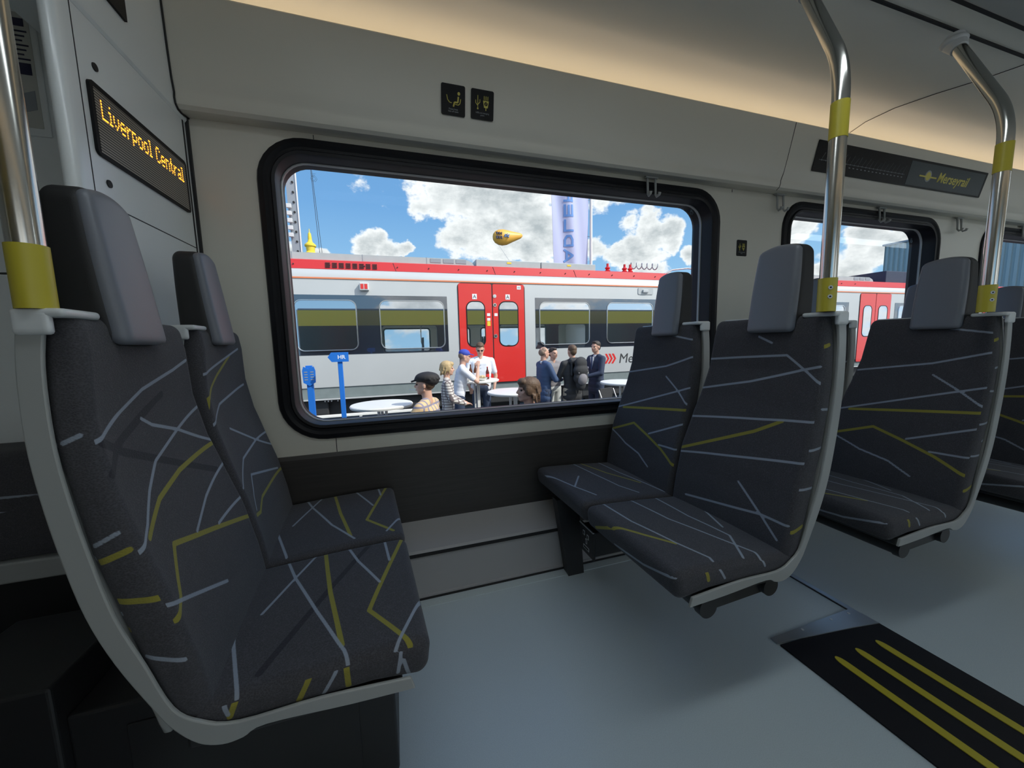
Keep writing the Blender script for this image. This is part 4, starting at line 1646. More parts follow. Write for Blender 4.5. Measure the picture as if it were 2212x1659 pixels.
for i, (y, z, h, mt, nm, lab) in enumerate(((7.55, -.30, .05, 'white_paint', 'guard_rail', 'upper pale rail running along the foot of the silver train'), (7.45, -.44, .07, 'white_paint', 'guard_rail', 'lower pale rail running along the foot of the silver train'))):
    m = MB()
    m.box((-14, y - .03, z - h / 2), (0.35, y + .03, z + h / 2), bev=.008)
    for x in np.arange(-13.5, .3, 1.6):
        m.box((x, y - .02, G), (x + .05, y + .02, z))
    tag(m.build(nm, mt), lab, 'rail')
m = MB()
for y in (6.9,):
    m.box((-14, y - .02, G), (30, y + .02, G + .03))
tag(m.build('steel_ground_rail', 'mast_steel'), 'thin grey rail flush with the dark ground before the silver train', 'rail')


# ------------------------------------------------------------------ tables
def table(x, y, dia, ztop, label):
    r = thing('standing_table', label, 'table', (x, y, G), 0, 'round white standing tables')
    h = ztop - G
    R = dia / 2
    m = MB()
    m.lathe([(R - .03, h - .035), (R - .006, h - .032), (R, h - .018), (R, h - .010), (R - .008, h - .001), (R - .02, h)], n=56)
    m.build('table_top', 'white_paint', r, 'angle')
    for k in range(3):
        a = k * 2 * pi / 3 + .5
        m = MB()
        m.cyl((.045 * cos(a), .045 * sin(a), .02), (.045 * cos(a), .045 * sin(a), h - .03), .016, n=14)
        m.build('table_column', 'white_paint', r, 'angle')
    m = MB()
    m.lathe([(.24, 0), (.25, .012), (.10, .03), (.05, .05)], n=36)
    m.build('table_base', 'white_paint', r, 'angle')
    return r


table(-.16, 4.28, .66, .36, 'empty round white table nearest the window, left of the man in the black cap')
table(1.357, 6.36, .78, .36, 'round white table with bottles and food in front of the red train doors')
table(1.475, 4.62, .70, .36, 'empty round white table behind the head of the man with brown hair')
table(3.33, 4.88, .70, .36, 'round white table at the right, half hidden behind the window seat')


def bottle(x, y, hb, mt, label, cap='sign_white'):
    r = thing('bottle', label, 'bottle', (x, y, .36), 0, 'bottles on the white table')
    m = MB()
    m.lathe([(.028, 0), (.031, .01), (.031, hb * .55), (.026, hb * .64), (.012, hb * .80), (.011, hb * .97)], n=20)
    m.build('bottle_body', mt, r, 'angle')
    m = MB()
    m.lathe([(.0315, hb * .18), (.0315, hb * .42)], n=20)
    m.build('bottle_label', 'sign_white' if mt != 'bottle_cola' else 'train_red', r, 'angle')
    m = MB()
    m.lathe([(.013, hb * .95), (.013, hb)], n=14)
    m.build('bottle_cap', cap, r, 'angle')


bottle(1.10, 6.25, .25, 'bottle_clear', 'clear glass bottle at the left end of the food table')
bottle(1.26, 6.40, .27, 'bottle_brown', 'left of two dark brown beer bottles on the food table', 'bottle_brown')
bottle(1.345, 6.40, .28, 'bottle_brown', 'right of two dark brown beer bottles on the food table', 'bottle_brown')
bottle(1.55, 6.35, .22, 'bottle_cola', 'dark cola bottle with red label on the food table', 'train_red')
for i, (x, y, lab) in enumerate(((1.13, 6.16, 'white bowl heaped with pale food beside the clear bottle'), (1.40, 6.14, 'white bowl of yellowish food in front of the beer bottles'))):
    r = thing('food_bowl', lab, 'bowl', (x, y, .36), 0, 'bowls on the white table')
    m = MB()
    m.lathe([(.04, 0), (.085, .035), (.095, .05), (.09, .05), (.05, .012)], n=26)
    m.build('bowl', 'white_paint', r, 'angle')
    m = MB()
    for k in range(9):
        m.sph((random.uniform(-.05, .05), random.uniform(-.05, .05), .05 + random.uniform(0, .02)), random.uniform(.02, .03), 8)
    m.build('food_heap', 'food' if i else 'sign_white', r, True)

# ------------------------------------------------------------------ blue signs
sg = thing('arrow_sign', 'blue post with a left pointing blue arrow board reading HR', 'sign', (-.602, 4.7, G))
m = MB()
m.box((-.027, -.015, 0), (.024, .015, 1.70), bev=.004)
m.build('sign_post', 'sign_blue', sg)
m = MB()
m.prism([(-.125, 1.655), (-.085, 1.71), (.095, 1.71), (.095, 1.60), (-.085, 1.60)], 1, -.03, -.016)
bd = m.build('sign_board', 'sign_blue', sg)
text('board_letters', 'HR', .062, frame_mat((.02, -.0305, 1.634), (1, 0, 0), (0, 0, 1)), 'sign_white', bd, extrude=.001, bold=.001, align='CENTER')
sg = thing('arrow_sign', 'short blue post with angled blue boards at the lower left of the window', 'sign', (-.97, 4.9, G), 0)
m = MB()
m.box((-.035, -.02, 0), (.035, .02, 1.56), bev=.004)
m.build('sign_post', 'sign_blue', sg)
for s in (-1, 1):
    m = MB()
    m.prism([(s * .0, 1.52), (s * .055, 1.55), (s * .070, 1.50), (s * .065, 1.36), (s * .0, 1.32)], 1, -.035, -.022)
    q = m.build('sign_board', 'sign_blue', sg)
    m = MB()
    for k in range(4):
        m.box((min(s * .015, s * .05), -.037, 1.39 + k * .03), (max(s * .015, s * .05), -.035, 1.40 + k * .03))
    m.build('board_print', 'print_grey', q)


# ------------------------------------------------------------------ flag, mast, spire, balloon, building
fl = thing('banner_flag', 'tall pale blue banner with vertical blue lettering on a white pole above the train', 'flag', (6.81, 12, G))
m = MB()
m.cyl((0, 0, 0), (0, 0, 9.6), .055, .045, n=18)
m.build('flag_pole', 'white_paint', fl, 'angle')
def fy(x, z):
    return .045 * sin(x * 6 + z * .5) + .02 * sin(z * 1.3 + x * 11) + .05 * sin(x * 2.2 - z * 1.1)
NXf, NZf = 36, 90
V, F = [], []
for side_ in (0, .012):
    for i in range(NZf + 1):
        z = 2.6 + i / NZf * 6.6
        for j in range(NXf + 1):
            tt = j / NXf
            x = -.10 - tt * 1.36 * (1 - .0 * i) + .25 * tt * max(0, (4.9 - z) / 2.3) ** 1.5
            V.append((x, fy(x, z) + side_, z))
n0 = (NXf + 1) * (NZf + 1)
for i in range(NZf):
    for j in range(NXf):
        a = i * (NXf + 1) + j
        F.append((a, a + 1, a + NXf + 2, a + NXf + 1))
        F.append((a + n0, a + NXf + 1 + n0, a + NXf + 2 + n0, a + 1 + n0))
obj('flag_banner', np_mesh('flag_banner', V, F), 'flag_cloth', fl, True)
# heavy wide letters as strokes in a unit box; read upward and seen from the reverse side of the cloth
STROKES = {
    'A': [[(0, 0), (.5, 1)], [(.5, 1), (1, 0)], [(.25, .30), (.75, .30)]],
    'D': [[(.1, 0), (.1, 1)], [(.1, .92), (.6, .92)], [(.6, .92), (.9, .7)], [(.9, .7), (.9, .3)], [(.9, .3), (.6, .08)], [(.6, .08), (.1, .08)]],
    'L': [[(.1, 0), (.1, 1)], [(.1, .08), (1, .08)]],
    'E': [[(.1, 0), (.1, 1)], [(.1, .08), (1, .08)], [(.1, .5), (.95, .5)], [(.1, .92), (1, .92)]],
    'R': [[(.1, 0), (.1, 1)], [(.1, .92), (.8, .92)], [(.8, .92), (.92, .74)], [(.92, .74), (.8, .5)], [(.8, .5), (.1, .5)], [(.5, .5), (.95, 0)]],
    'T': [[(0, .92), (1, .92)], [(.5, 0), (.5, 1)]],
    'S': [[(1, .92), (.2, .92)], [(.2, .92), (.08, .72)], [(.08, .72), (.25, .5)], [(.25, .5), (.8, .5)], [(.8, .5), (.92, .28)], [(.92, .28), (.8, .08)], [(.8, .08), (0, .08)]]}
bm_ = bmesh.new()
cnt = 0
for n_, ch in enumerate('STADLER'):
    z0 = (3.914 - G) + .489 * (n_ - 2) - .195
    for p, q in STROKES[ch]:
        pv, qv = Vector((p[0] * .39, p[1] * .29)), Vector((q[0] * .39, q[1] * .29))
        dd_ = (qv - pv).normalized() * .02
        nn_ = Vector((-dd_.y, dd_.x)).normalized() * .036
        pv, qv = pv - dd_, qv + dd_
        cnt += 1
        prev = None
        for k in range(7):
            c_ = pv.lerp(qv, k / 6)
            row = []
            for sgn_ in (1, -1):
                e_ = c_ + nn_ * sgn_
                xx, zz = -1.040 + e_.y, z0 + e_.x
                row.append(bm_.verts.new((xx, fy(xx, zz) - .010 - .0004 * (cnt % 7), zz)))
            if prev:
                bm_.faces.new((prev[0], row[0], row[1], prev[1]))
            prev = row
bmesh.ops.recalc_face_normals(bm_, faces=bm_.faces)
me = bpy.data.meshes.new('flag_lettering')
bm_.to_mesh(me)
bm_.free()
obj('flag_lettering', me, 'flag_blue', fl)
m = MB()
for z in (4.1, 5.4, 6.6, 8.0):
    m.tube([(0, 0, z), (-.05, fy(-.1, z), z), (-.12, fy(-.12, z), z)], .008, 6)
m.build('flag_ring', 'mast_steel', fl)

ms = thing('signal_mast', 'tall grey perforated steel mast with lamp brackets at the left of the window', 'mast', (-2.50, 12, G))
m = MB()
# tapering column
bm_ = m.bm
A = [(-.0, -.1), (.26, -.1), (.26, .1), (.0, .1)]
q = [bm_.verts.new((x + .03, y, 0)) for x, y in A] + [bm_.verts.new((x * .72 - .08, y * .8, 9.5)) for x, y in A]
for i in range(4):
    bm_.faces.new((q[i], q[(i + 1) % 4], q[4 + (i + 1) % 4], q[4 + i]))
bm_.faces.new(q[:4])
bm_.faces.new(q[4:])
m.build('mast_column', 'mast_steel', ms)
m = MB()
m.box((.20, -.12, 0), (.225, -.09, 9.0))
m.build('mast_flange', 'white_paint', ms)
m = MB()
for k in range(16):
    z = 3.9 + k * .26
    m.cyl((.115, -.115, z), (.115, -.09, z), .028, n=10)
m.build('mast_holes', 'dark_gap', ms)
for k in range(5):
    m = MB()
    z = 4.78 + k * .19
    m.box((-.06, -.2, z), (.06, -.12, z + .11), bev=.01)
    m.cyl((-.30, -.16, z + .05), (-.05, -.16, z + .05), .014, n=8)
    m.build('lamp_bracket', 'bright_plastic', ms)
random.seed(3)
for k in range(5):
    MB().tube([(-.22 + .05 * sin(j * 1.3 + k), -.18 + .03 * cos(j + k), 4.6 + j * .14) for j in range(9)], .011, 6).build('mast_cable', 'mast_steel', ms)
MB().tube([(.02, -.1, 4.2), (-.12, -.1, 4.45), (-.28, -.1, 4.6)], .02, 8).build('bracket_arm', 'mast_steel', ms)
for i, (x0, x1) in enumerate(((-2.0, -1.86), (-2.02, -1.73))):
    m = MB()
    m.cyl((x0, 12, 8.5), (x1 + .14, 12.0, G), .006, n=6)
    m.cyl((x0, 12, 8.5), (-2.5, 12.0, 8.55), .006, n=6)
    tag(m.build('stay_wire', 'underframe'), ['left of the two thin dark wires beside the steel mast', 'right of the two thin dark wires beside the steel mast'][i], 'wire', 'stay wires by the mast')
m = MB()
m.lathe([(.30, 0), (.30, 8.2), (.36, 8.25), (.36, 8.35), (.26, 8.45), (.30, 8.75), (.37, 8.8), (.37, 8.9), (.16, 9.1), (.12, 9.3), (.13, 9.35), (.09, 9.7), (.03, 9.75), (.02, 10.0)], (-5.2, 30, G), 20)
tag(m.build('yellow_spire', 'spire_yellow', None, 'angle'), 'small bright yellow pointed spire behind the train roof', 'spire')

bl = thing('balloon', 'orange teardrop shaped advertising balloon in the sky', 'balloon', (12.3, 40, 12.3))
prof = [(-1.50, .02), (-1.42, .35), (-1.2, .62), (-.85, .80), (-.4, .86), (.1, .78), (.7, .58), (1.3, .40), (1.65, .30), (1.85, .16), (1.92, .02)]
m = MB()
rings = []
for x, rr in prof:
    rings.append([m.bm.verts.new((x, rr * .8 * cos(2 * pi * k / 28), rr * .98 * sin(2 * pi * k / 28) + (.0 if x < 0 else .17 * x))) for k in range(28)])
for a, b in zip(rings[:-1], rings[1:]):
    for k in range(28):
        m.bm.faces.new((a[k], a[(k + 1) % 28], b[(k + 1) % 28], b[k]))
m.bm.faces.new(rings[0])
m.bm.faces.new(rings[-1])
m.build('balloon_envelope', 'balloon', bl, True)
m = MB()
for k in range(3):
    m.prism([(-1.30 + k * .24, .35 - k * .02), (-1.12 + k * .24, .38), (-1.14 + k * .24, .10), (-1.2 + k * .24, .14)], 1, -.74, -.55)
    m.prism([(-1.28 + k * .24, -.05), (-1.12 + k * .24, -.02), (-1.10 + k * .24, -.30), (-1.22 + k * .24, -.33)], 1, -.74, -.55)
m.build('balloon_emblem', 'print_dark', bl)
text('balloon_text', 'sit', .62, frame_mat((-.45, -.72, -.1), (1, 0, -.08), (.08, 0, 1)), 'flag_blue', bl, extrude=.08, shear=.2)
MB().tube([(-1.0, 0, -.6), (-.9, -8, -6), (-.9, -20, -13.05)], .012, 6).build('balloon_line', 'mast_steel', bl)

bd = thing('corrugated_hall', 'tall pale corrugated metal hall beyond the train at the right', 'building', (60, 0, G))
m = MB()
pts = [(0.0, -6.0)]
for k in range(76):
    y = -6 + k * .5
    pts += [(0, y + .02), (0, y + .24), (.14, y + .27), (.14, y + .48)]
pts += [(0, 31.9), (30, 31.9), (30, -6)]
m.prism(pts, 2, 0, 12.75)
m.build('hall_cladding', 'hall_metal', bd)
m = MB()
m.box((-.15, -6.2, 12.75), (30.1, 32.1, 12.95))
m.build('hall_parapet', 'mast_steel', bd)

# dark chair and bag near the right-hand table
ch = thing('folding_chair', 'dark folding chair with bright metal legs below the right hand table', 'chair', (3.66, 5.6, G), R_(20))
m = MB()
m.box((-.2, -.2, .44), (.2, .2, .48), bev=.01)
m.build('seat', 'cloth_black', ch)
m = MB()
m.prism([(-.2, .60), (.2, .60), (.17, .92), (-.17, .92)], 1, .19, .22)
m.build('backrest', 'cloth_black', ch)
for s in (-1, 1):
    for t_ in ((-.2, .2), (.2, -.2)):
        m = MB()
        m.cyl((s * .2, t_[0], 0), (s * .2, t_[1], .46 if t_[1] < 0 else .9), .012, n=10)
        m.build('leg', 'chrome', ch)


# ================================================================== PEOPLE
def voxel(mb, name, material, parent, vox, smooth_it=4):
    me = mb.mesh(name)
    o = bpy.data.objects.new(name, me)
    col.objects.link(o)
    md = o.modifiers.new('r', 'REMESH')
    md.mode = 'VOXEL'
    md.voxel_size = vox
    ms_ = o.modifiers.new('s', 'SMOOTH')
    ms_.iterations = smooth_it
    ms_.factor = 0.5
    dg = bpy.context.evaluated_depsgraph_get()
    out = bpy.data.meshes.new_from_object(o.evaluated_get(dg))
    bpy.data.objects.remove(o)
    out.materials.clear()
    return obj(name, out, material, parent, True)


def hand(m, w, d, s, k):
    """palm and five fingers; w wrist, d direction of the hand, s = side the thumb is on"""
    w, d = Vector(w), Vector(d).normalized()
    side = d.cross(Vector((0, 0, 1)))
    side = side.normalized() if side.length > .1 else Vector((1, 0, 0))
    nrm_ = side.cross(d)
    m.cap(w, .024 * k, w + d * .045 * k, .026 * k)
    for i in (-1.5, -.5, .5, 1.5):
        b = w + d * .075 * k + side * i * .019 * k
        m.cap(w + d * .03 * k + side * i * .012 * k, .014 * k, b, .012 * k, 8)
        L1 = (.042 - abs(i) * .004) * k
        kn = b + d * L1 * .75 - nrm_ * .012 * k
        m.cap(b, .0105 * k, kn, .0095 * k, 8)
        m.cap(kn, .0095 * k, kn + d * L1 * .55 - nrm_ * .022 * k, .008 * k, 8)
    tb = w + d * .025 * k + side * s * .024 * k
    t1 = tb + (d * .7 + side * s * .7) * .035 * k
    m.cap(tb, .013 * k, t1, .0115 * k, 8)
    m.cap(t1, .0115 * k, t1 + (d * .9 + side * s * .25) * .028 * k, .009 * k, 8)


def person(label, x, y, face_deg, height, top, legs, hair, arms=None, vox=.011, fat=1.0, seated=False, head_turn=0, head_tilt=0, sleeves='long',
           hair_style='short', extra=None, lean=0.0, jacket=False, shoes='cap_black', group=None, seat_z=.70):
    """local frame: +y is where the person faces, x to the person's right... built in metres"""
    r = thing('person', label, 'person', (x, y, G), R_(face_deg), group)
    k = height / 1.78
    hp = .93 * k
    drop = 0.0
    if seated:
        k = 1.0
        hp = seat_z
    def P(px, py, pz):
        # lean forward about the hips
        z0 = hp
        if pz > z0:
            dz = pz - z0
            return Vector((px, py + dz * sin(lean), z0 + dz * cos(lean)))
        return Vector((px, py, pz))
    sh_z = hp + .50 * k
    nk = hp + .56 * k
    hc = P(0, .015 * k, hp + .715 * k)
    HT = Matrix.Rotation(R_(head_turn), 3, 'Z') @ Matrix.Rotation(R_(-head_tilt), 3, 'X')
    def Hd(px, py, pz):
        return hc + HT @ (Vector((px, py, pz)) * k)
    body = MB()
    # head: skull, face, jaw, nose, ears, lips, brow
    rot = HT
    body.sph(Hd(0, -.012, .025), (.073 * k, .092 * k, .088 * k), 24, rot=rot)
    body.sph(Hd(0, .025, -.03), (.058 * k, .066 * k, .082 * k), 20, rot=rot)
    body.sph(Hd(0, .062, -.088), (.026 * k, .022 * k, .020 * k), 12, rot=rot)
    for s in (-1, 1):
        body.cap(Hd(s * .048, .0, -.055), .022 * k, Hd(s * .016, .060, -.085), .018 * k, 8)
        body.sph(Hd(s * .038, .055, -.022), (.022 * k, .02 * k, .018 * k), 10, rot=rot)
        body.cap(Hd(s * .012, .083, .020), .010 * k, Hd(s * .045, .070, .024), .009 * k, 8)
        body.sph(Hd(s * .076, -.012, -.012), (.010 * k, .019 * k, .030 * k), 10, rot=rot)
    body.cap(Hd(0, .086, .012), .009 * k, Hd(0, .106, -.022), .012 * k, 8)
    body.cap(Hd(-.012, .096, -.028), .007 * k, Hd(.012, .096, -.028), .007 * k, 8)
    body.cap(Hd(-.018, .083, -.055), .008 * k, Hd(.018, .083, -.055), .008 * k, 8)
    # neck and torso
    body.cap(P(0, -.01 * k, nk - .03 * k), .054 * k, hc + HT @ Vector((0, -.015 * k, -.06 * k)), .052 * k, 14)
    f = fat
    tors = [(.13, .085, hp), (.105, .09, hp + .16 * k), (.125, .095, hp + .30 * k), (.135, .088, hp + .42 * k)]
    def torso(mb, gx, top_only=False):
        for (wx, rr, z), (wx2, rr2, z2) in zip(tors[:-1], tors[1:]):
            for tt in (0, .5, 1):
                zz = z + (z2 - z) * tt
                ww = (wx + (wx2 - wx) * tt) * k * f
                r_ = (rr + (rr2 - rr) * tt) * k * f + gx
                mb.cap(P(-ww * .62, 0, zz), r_, P(ww * .62, 0, zz), r_, 14)
        for s in (-1, 1):
            mb.cap(P(s * .06 * k, -.01 * k, nk - .035 * k), .045 * k + gx, P(s * .165 * k * f, 0, sh_z - .02 * k), .055 * k + gx, 12)
    torso(body, 0)
    # legs
    if seated:
        lg = [((s * .09, 0, hp - .02), (s * .11, .42, hp - .08), (s * .11, .40, .20), (s * .11, .40, .16)) for s in (-1, 1)]
    else:
        lg = [((s * .09 * k, 0, hp), (s * .10 * k, .015 * k, .50 * k), (s * .11 * k, -.01 * k, .09 * k), (s * .11 * k, 0, .06 * k)) for s in (-1, 1)]
    for a, b, c, d in lg:
        body.cap(a, .082 * k, b, .055 * k, 12)
        body.cap(b, .055 * k, c, .036 * k, 12)
    # arms: list of (elbow, wrist, hand dir) for left(-x), right(+x)
    arms = arms or [((-.27, .0, -.30), (-.26, .08, -.53), (0, .2, -1)), ((.27, .0, -.30), (.26, .08, -.53), (0, .2, -1))]
    A = []
    for s, (el, wr, hd) in zip((-1, 1), arms):
        S = P(s * .180 * k * f, 0, sh_z - .01 * k)
        E = P(el[0] * k, el[1] * k, sh_z + el[2] * k)
        W = P(wr[0] * k, wr[1] * k, sh_z + wr[2] * k)
        A.append((S, E, W, Vector(hd).normalized()))
        body.cap(S, .050 * k, E, .038 * k, 12)
        body.cap(E, .038 * k, W, .025 * k, 12)
        hand(body, W, hd, -s, k)
    voxel(body, 'body', 'skin', r, vox, 3)
    # clothing
    m = MB()
    torso(m, .016 * k)
    if jacket:
        for zz in (hp - .12 * k, hp - .02 * k):
            m.cap(P(-.075 * k * f, 0, zz), .115 * k * f, P(.075 * k * f, 0, zz), .115 * k * f, 14)
    for S, E, W, hd in A:
        m.cap(S, .066 * k, E if sleeves == 'long' else S.lerp(E, .72), .054 * k, 12)
        if sleeves == 'long':
            m.cap(E, .054 * k, E.lerp(W, .95), .038 * k, 12)
    voxel(m, 'shirt' if not jacket else 'jacket', top, r, .014, 3)
    m = MB()
    m.cap(P(-.06 * k, 0, hp - .01), .112 * k * f, P(.06 * k, 0, hp - .01), .112 * k * f, 12)
    for a, b, c, d in lg:
        m.cap(a, .100 * k, b, .072 * k, 12)
        m.cap(b, .072 * k, Vector(b).lerp(Vector(c), .97), .056 * k, 12)
    voxel(m, 'trousers', legs, r, .015, 3)
    for a, b, c, d in lg:
        m = MB()
        m.cap(Vector(c) + Vector((0, -.03, -.035 * k)), .045 * k, Vector(c) + Vector((0, .13 * k, -.05 * k)), .036 * k, 12)
        o = m.build('shoe', shoes, r, True)
    # eyes
    for s in (-1, 1):
        m = MB()
        m.sph(Hd(s * .031, .073, .004), .0105 * k, 12)
        m.build('eye', 'dark_gap', r, True)
    m = MB()
    m.cap(Hd(-.017, .0905, -.055), .0045 * k, Hd(.017, .0905, -.055), .0045 * k, 8)
    m.build('lips', 'lips', r, True)
    # hair
    if hair:
        m = MB()
        random.seed(hash(label) % 1000 if False else len(label))
        if hair_style == 'short':
            m.sph(Hd(0, -.024, .046), (.079 * k, .092 * k, .080 * k), 20, rot=rot)
            m.sph(Hd(0, -.060, .0), (.064 * k, .055 * k, .072 * k), 16, rot=rot)
            m.sph(Hd(0, .035, .088), (.052 * k, .045 * k, .030 * k), 14, rot=rot)
        elif hair_style == 'thin':
            m.sph(Hd(0, -.050, .012), (.078 * k, .062 * k, .070 * k), 18, rot=rot)
            m.sph(Hd(0, -.02, .04), (.0765 * k, .07 * k, .070 * k), 18, rot=rot)
        elif hair_style in ('full', 'bob'):
            m.sph(Hd(0, -.020, .050), (.092 * k, .108 * k, .088 * k), 20, rot=rot)
            m.sph(Hd(0, -.055, -.010), (.082 * k, .072 * k, .092 * k), 18, rot=rot)
            m.sph(Hd(0, .050, .080), (.065 * k, .055 * k, .042 * k), 14, rot=rot)
            for s in (-1, 1):
                m.sph(Hd(s * .070, .004, .012), (.024 * k, .050 * k, .060 * k), 12, rot=rot)
            for q in range(60):
                a = random.uniform(0, 2 * pi)
                zz = random.uniform(-.08, .11)
                rr = .088 * math.sqrt(max(.1, 1 - (zz / .15) ** 2))
                px, py = rr * cos(a), -.03 + rr * 1.1 * sin(a)
                if py > .035 and zz < .075:
                    continue
                p0 = Hd(px, py, zz)
                p1 = Hd(px * 1.06, py * 1.04 - .008, zz - .045)
                m.cap(p0, .010 * k, p1, .005 * k, 8)
        voxel(m, 'hair', hair, r, .006, 1)
    if extra:
        extra(r, Hd, P, k, sh_z, hp, A, rot)
    return r


def baseball(mt):
    def f(r, Hd, P, k, sh_z, hp, A, rot):
        m = MB()
        m.sph(Hd(0, -.012, .055), (.083 * k, .100 * k, .072 * k), 24, rot=rot)
        m.cap(Hd(-.045, .075, .052), .010, Hd(.045, .075, .052), .010, 10)
        m.cap(Hd(-.040, .125, .046), .008, Hd(.040, .125, .046), .008, 10)
        m.cap(Hd(-.020, .155, .040), .007, Hd(.020, .155, .040), .007, 10)
        m.cap(Hd(0, .08, .052), .010, Hd(0, .155, .040), .008, 10)
        m.cap(Hd(.04, .08, .052), .009, Hd(.03, .145, .042), .007, 10)
        m.cap(Hd(-.04, .08, .052), .009, Hd(-.03, .145, .042), .007, 10)
        voxel(m, 'cap', mt, r, .007, 3)
    return f


def flatcap(r, Hd, P, k, sh_z, hp, A, rot):
    m = MB()
    m.sph(Hd(0, -.030, .072), (.102 * k, .128 * k, .062 * k), 24, rot=rot)
    m.sph(Hd(0, -.070, .045), (.092 * k, .085 * k, .062 * k), 24, rot=rot)
    m.sph(Hd(0, .01, .060), (.086 * k, .095 * k, .045 * k), 24, rot=rot)
    for q in range(9):
        a = -pi / 2 + (q - 4) * .42
        m.cap(Hd(.015 * cos(a), -.03 + .015 * sin(a), .128), .008, Hd(.095 * cos(a), -.045 + .115 * sin(a), .060), .010, 8)
    for x_ in (-.05, -.025, 0, .025, .05):
        m.cap(Hd(x_, .075, .052), .011, Hd(x_ * .8, .140 - abs(x_) * .3, .034), .009, 10)
    voxel(m, 'flat_cap', 'cap_black', r, .007, 2)
    m = MB()
    m.cap(Hd(0, .092, -.058), .004, Hd(.01, .165, -.052), .0038, 8)
    m.build('cigarette', 'sign_white', r)


def sunglasses(r, Hd, P, k, sh_z, hp, A, rot):
    m = MB()
    for s in (-1, 1):
        m.sph(Hd(s * .031, .088, .004), (.024 * k, .008 * k, .017 * k), 12, rot=rot)
        m.cyl(Hd(s * .055, .08, .008), Hd(s * .078, -.01, .006), .0025, n=6)
    m.cyl(Hd(-.02, .093, .008), Hd(.02, .093, .008), .0025, n=6)
    m.build('sunglasses', 'lens_dark', r, True)
    m = MB()
    for z in (.42, .36, .30):
        m.sph(P(0, .118 * k, hp + z * k), .006, 8)
    m.build('shirt_button', 'print_grey', r)


def suit(tie):
    def f(r, Hd, P, k, sh_z, hp, A, rot):
        m = MB()
        m.prism([(-.055, hp + .53 * k), (.055, hp + .53 * k), (0, hp + .27 * k)], 1, .098 * k, .114 * k)
        m.build('shirt_front', 'cloth_white', r)
        m = MB()
        m.cap(P(-.05 * k, -.01, hp + .545 * k), .014, P(.05 * k, -.01, hp + .545 * k), .014, 8)
        m.lathe([(.060 * k, hp + .52 * k), (.062 * k, hp + .565 * k)], (0, -.008, 0), 20)
        m.build('collar', 'cloth_white', r, True)
        if tie:
            m = MB()
            m.prism([(-.012, hp + .53 * k), (.012, hp + .53 * k), (.022, hp + .31 * k), (0, hp + .27 * k), (-.022, hp + .31 * k)], 1, .114 * k, .119 * k)
            m.build('tie', 'cloth_blue', r)
            m = MB()
            m.box((.08, .118 * k, hp + .30 * k), (.13, .124 * k, hp + .335 * k))
            m.build('name_badge', 'sign_white', r)
    return f


def backpack(r, Hd, P, k, sh_z, hp, A, rot):
    m = MB()
    for z, rx, ry in ((-.36, .10, .07), (-.25, .145, .09), (-.12, .15, .09), (.0, .125, .07)):
        m.sph((.05, -.20, sh_z + z), (rx, ry, .12), 16)
    b = voxel(m, 'backpack_bag', 'cloth_black', r, .014, 3)
    m = MB()
    m.sph((.05, -.245, sh_z - .27), (.10, .07, .11), 16)
    m.cap((-.04, -.27, sh_z - .16), .012, (.15, -.26, sh_z - .13), .012, 8)
    voxel(m, 'backpack_pocket', 'cloth_grey', r, .014, 2)
    m = MB()
    m.cap((.13, -.11, sh_z + .06), .022, (.15, -.13, sh_z - .2), .022, 8)
    m.cap((-.08, -.11, sh_z + .06), .022, (-.09, -.13, sh_z - .2), .022, 8)
    voxel(m, 'backpack_strap', 'cloth_black', r, .012, 2)
    for s in (-.05, .08):
        MB().tube([(s, -.2, sh_z - .46), (s + .01, -.21, sh_z - .55), (s - .02, -.2, sh_z - .62)], .006, 6).build('strap_end', 'cap_black', r)
    m = MB()
    m.sph((0, -.09, sh_z + .03), (.12, .07, .06), 16)
    m.cap((-.07, -.06, sh_z + .07), .035, (.07, -.06, sh_z + .07), .035, 10)
    voxel(m, 'hood', 'cloth_black', r, .012, 2)


def stool(x, y, label, h):
    r = thing('bar_stool', label, 'stool', (x, y, G), 0, 'bar stools hidden below the window edge')
    m = MB()
    m.lathe([(.15, h - .035), (.17, h - .025), (.17, h - .01), (.15, h)], n=28)
    m.build('seat', 'cloth_black', r)
    for q in range(4):
        a = q * pi / 2 + pi / 4
        m = MB()
        m.cyl((.11 * cos(a), .11 * sin(a), h - .03), (.20 * cos(a), .20 * sin(a), 0), .012, n=10)
        m.build('leg', 'chrome', r)


# face_deg: 0 faces +y (away), 180 faces the window, 90 faces -x (left), -90 faces +x (right)
person('man in a black flat cap and tan plaid shirt, seen from behind and looking left', .30, 3.95, 62, 1.78, 'cloth_plaid', 'cloth_navy', 'hair_brown', seated=True, vox=.008, head_turn=8, hair_style='thin', extra=flatcap, seat_z=.645,
       arms=[((-.27, .15, -.28), (-.15, .38, -.30), (.3, 1, 0)), ((.27, .12, -.28), (.22, .36, -.33), (0, 1, 0))])
stool(.30, 3.95, 'bar stool under the man in the black flat cap', .535)
person('man with tousled brown hair looking left, only his head above the window edge', 1.215, 3.32, 90, 1.78, 'cloth_grey', 'cloth_navy', 'hair_brown', seated=True, vox=.008, hair_style='full', head_tilt=-4, seat_z=.60,
       arms=[((-.26, .15, -.28), (-.18, .38, -.32), (.2, 1, 0)), ((.26, .12, -.28), (.2, .36, -.33), (0, 1, 0))])
stool(1.215, 3.32, 'bar stool under the man with tousled brown hair', .49)
person('blonde woman in a brown and white checked shirt facing right', .70, 5.30, -98, 1.54, 'cloth_check', 'cloth_pale', 'hair_blonde', vox=.009, hair_style='bob',
       arms=[((-.24, .06, -.27), (-.10, .26, -.36), (1, .5, 0)), ((.23, .06, -.27), (.14, .28, -.36), (-.6, .8, 0))])
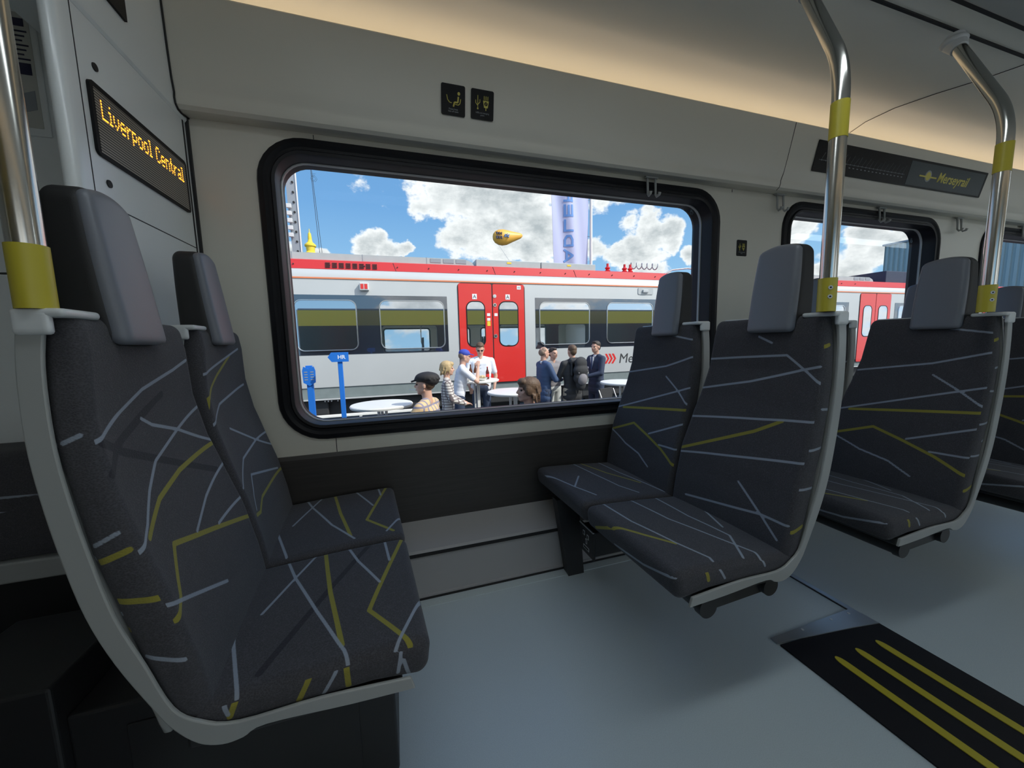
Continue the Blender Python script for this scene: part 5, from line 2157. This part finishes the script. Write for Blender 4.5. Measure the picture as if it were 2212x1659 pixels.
person('man in a blue baseball cap and white shirt leaning on the food table', .985, 6.10, -95, 1.70, 'cloth_white', 'cloth_navy', 'hair_grey', vox=.010, sleeves='short', lean=.16, head_tilt=8, hair_style='thin', extra=baseball('cap_blue'),
       arms=[((-.22, .24, -.24), (-.10, .40, -.30), (.4, 1, 0)), ((.22, .26, -.22), (.08, .26, .02), (-.3, .1, 1))])
person('man in white polo shirt and sunglasses looking down at the food table', 1.56, 6.92, 168, 1.80, 'cloth_white', 'cloth_navy', 'hair_brown', vox=.010, sleeves='short', head_tilt=24, fat=1.12, extra=sunglasses,
       arms=[((-.28, .02, -.30), (-.24, .12, -.52), (0, .4, -1)), ((.28, .06, -.30), (.22, .20, -.48), (-.3, .4, -.6))])
person('balding man in a blue suit jacket standing in profile facing right', 2.56, 6.20, -84, 1.70, 'cloth_blue', 'cloth_navy', 'hair_grey', vox=.011, jacket=True, hair_style='thin', extra=suit(False),
       arms=[((-.24, .10, -.28), (-.08, .32, -.28), (.6, 1, 0)), ((.24, .12, -.28), (.10, .33, -.30), (-.5, 1, 0))])
person('bearded man in grey jacket and pale trousers holding food, facing the window', 2.93, 6.62, 195, 1.67, 'cloth_grey', 'cloth_pale', 'hair_dark', vox=.011, head_turn=8,
       arms=[((-.25, .10, -.28), (-.08, .28, -.30), (.5, 1, .2)), ((.25, .10, -.28), (.08, .28, -.30), (-.5, 1, .2))])
person('man in a hooded black jacket with a black backpack, back to the window', 3.02, 5.98, 5, 1.72, 'cloth_black', 'cloth_beige', 'hair_brown', vox=.011, jacket=True, extra=backpack,
       arms=[((-.25, .08, -.28), (-.15, .28, -.34), (.4, 1, 0)), ((.25, .08, -.28), (.15, .28, -.34), (-.4, 1, 0))])
person('dark haired man in a navy suit and tie facing left beside the red chevrons', 3.78, 6.45, 100, 1.78, 'cloth_navy', 'cloth_navy', 'hair_dark', vox=.011, jacket=True, head_turn=10, extra=suit(True),
       arms=[((-.25, .10, -.28), (-.10, .33, -.34), (.4, 1, 0)), ((.25, .10, -.28), (.10, .33, -.34), (-.4, 1, 0))])
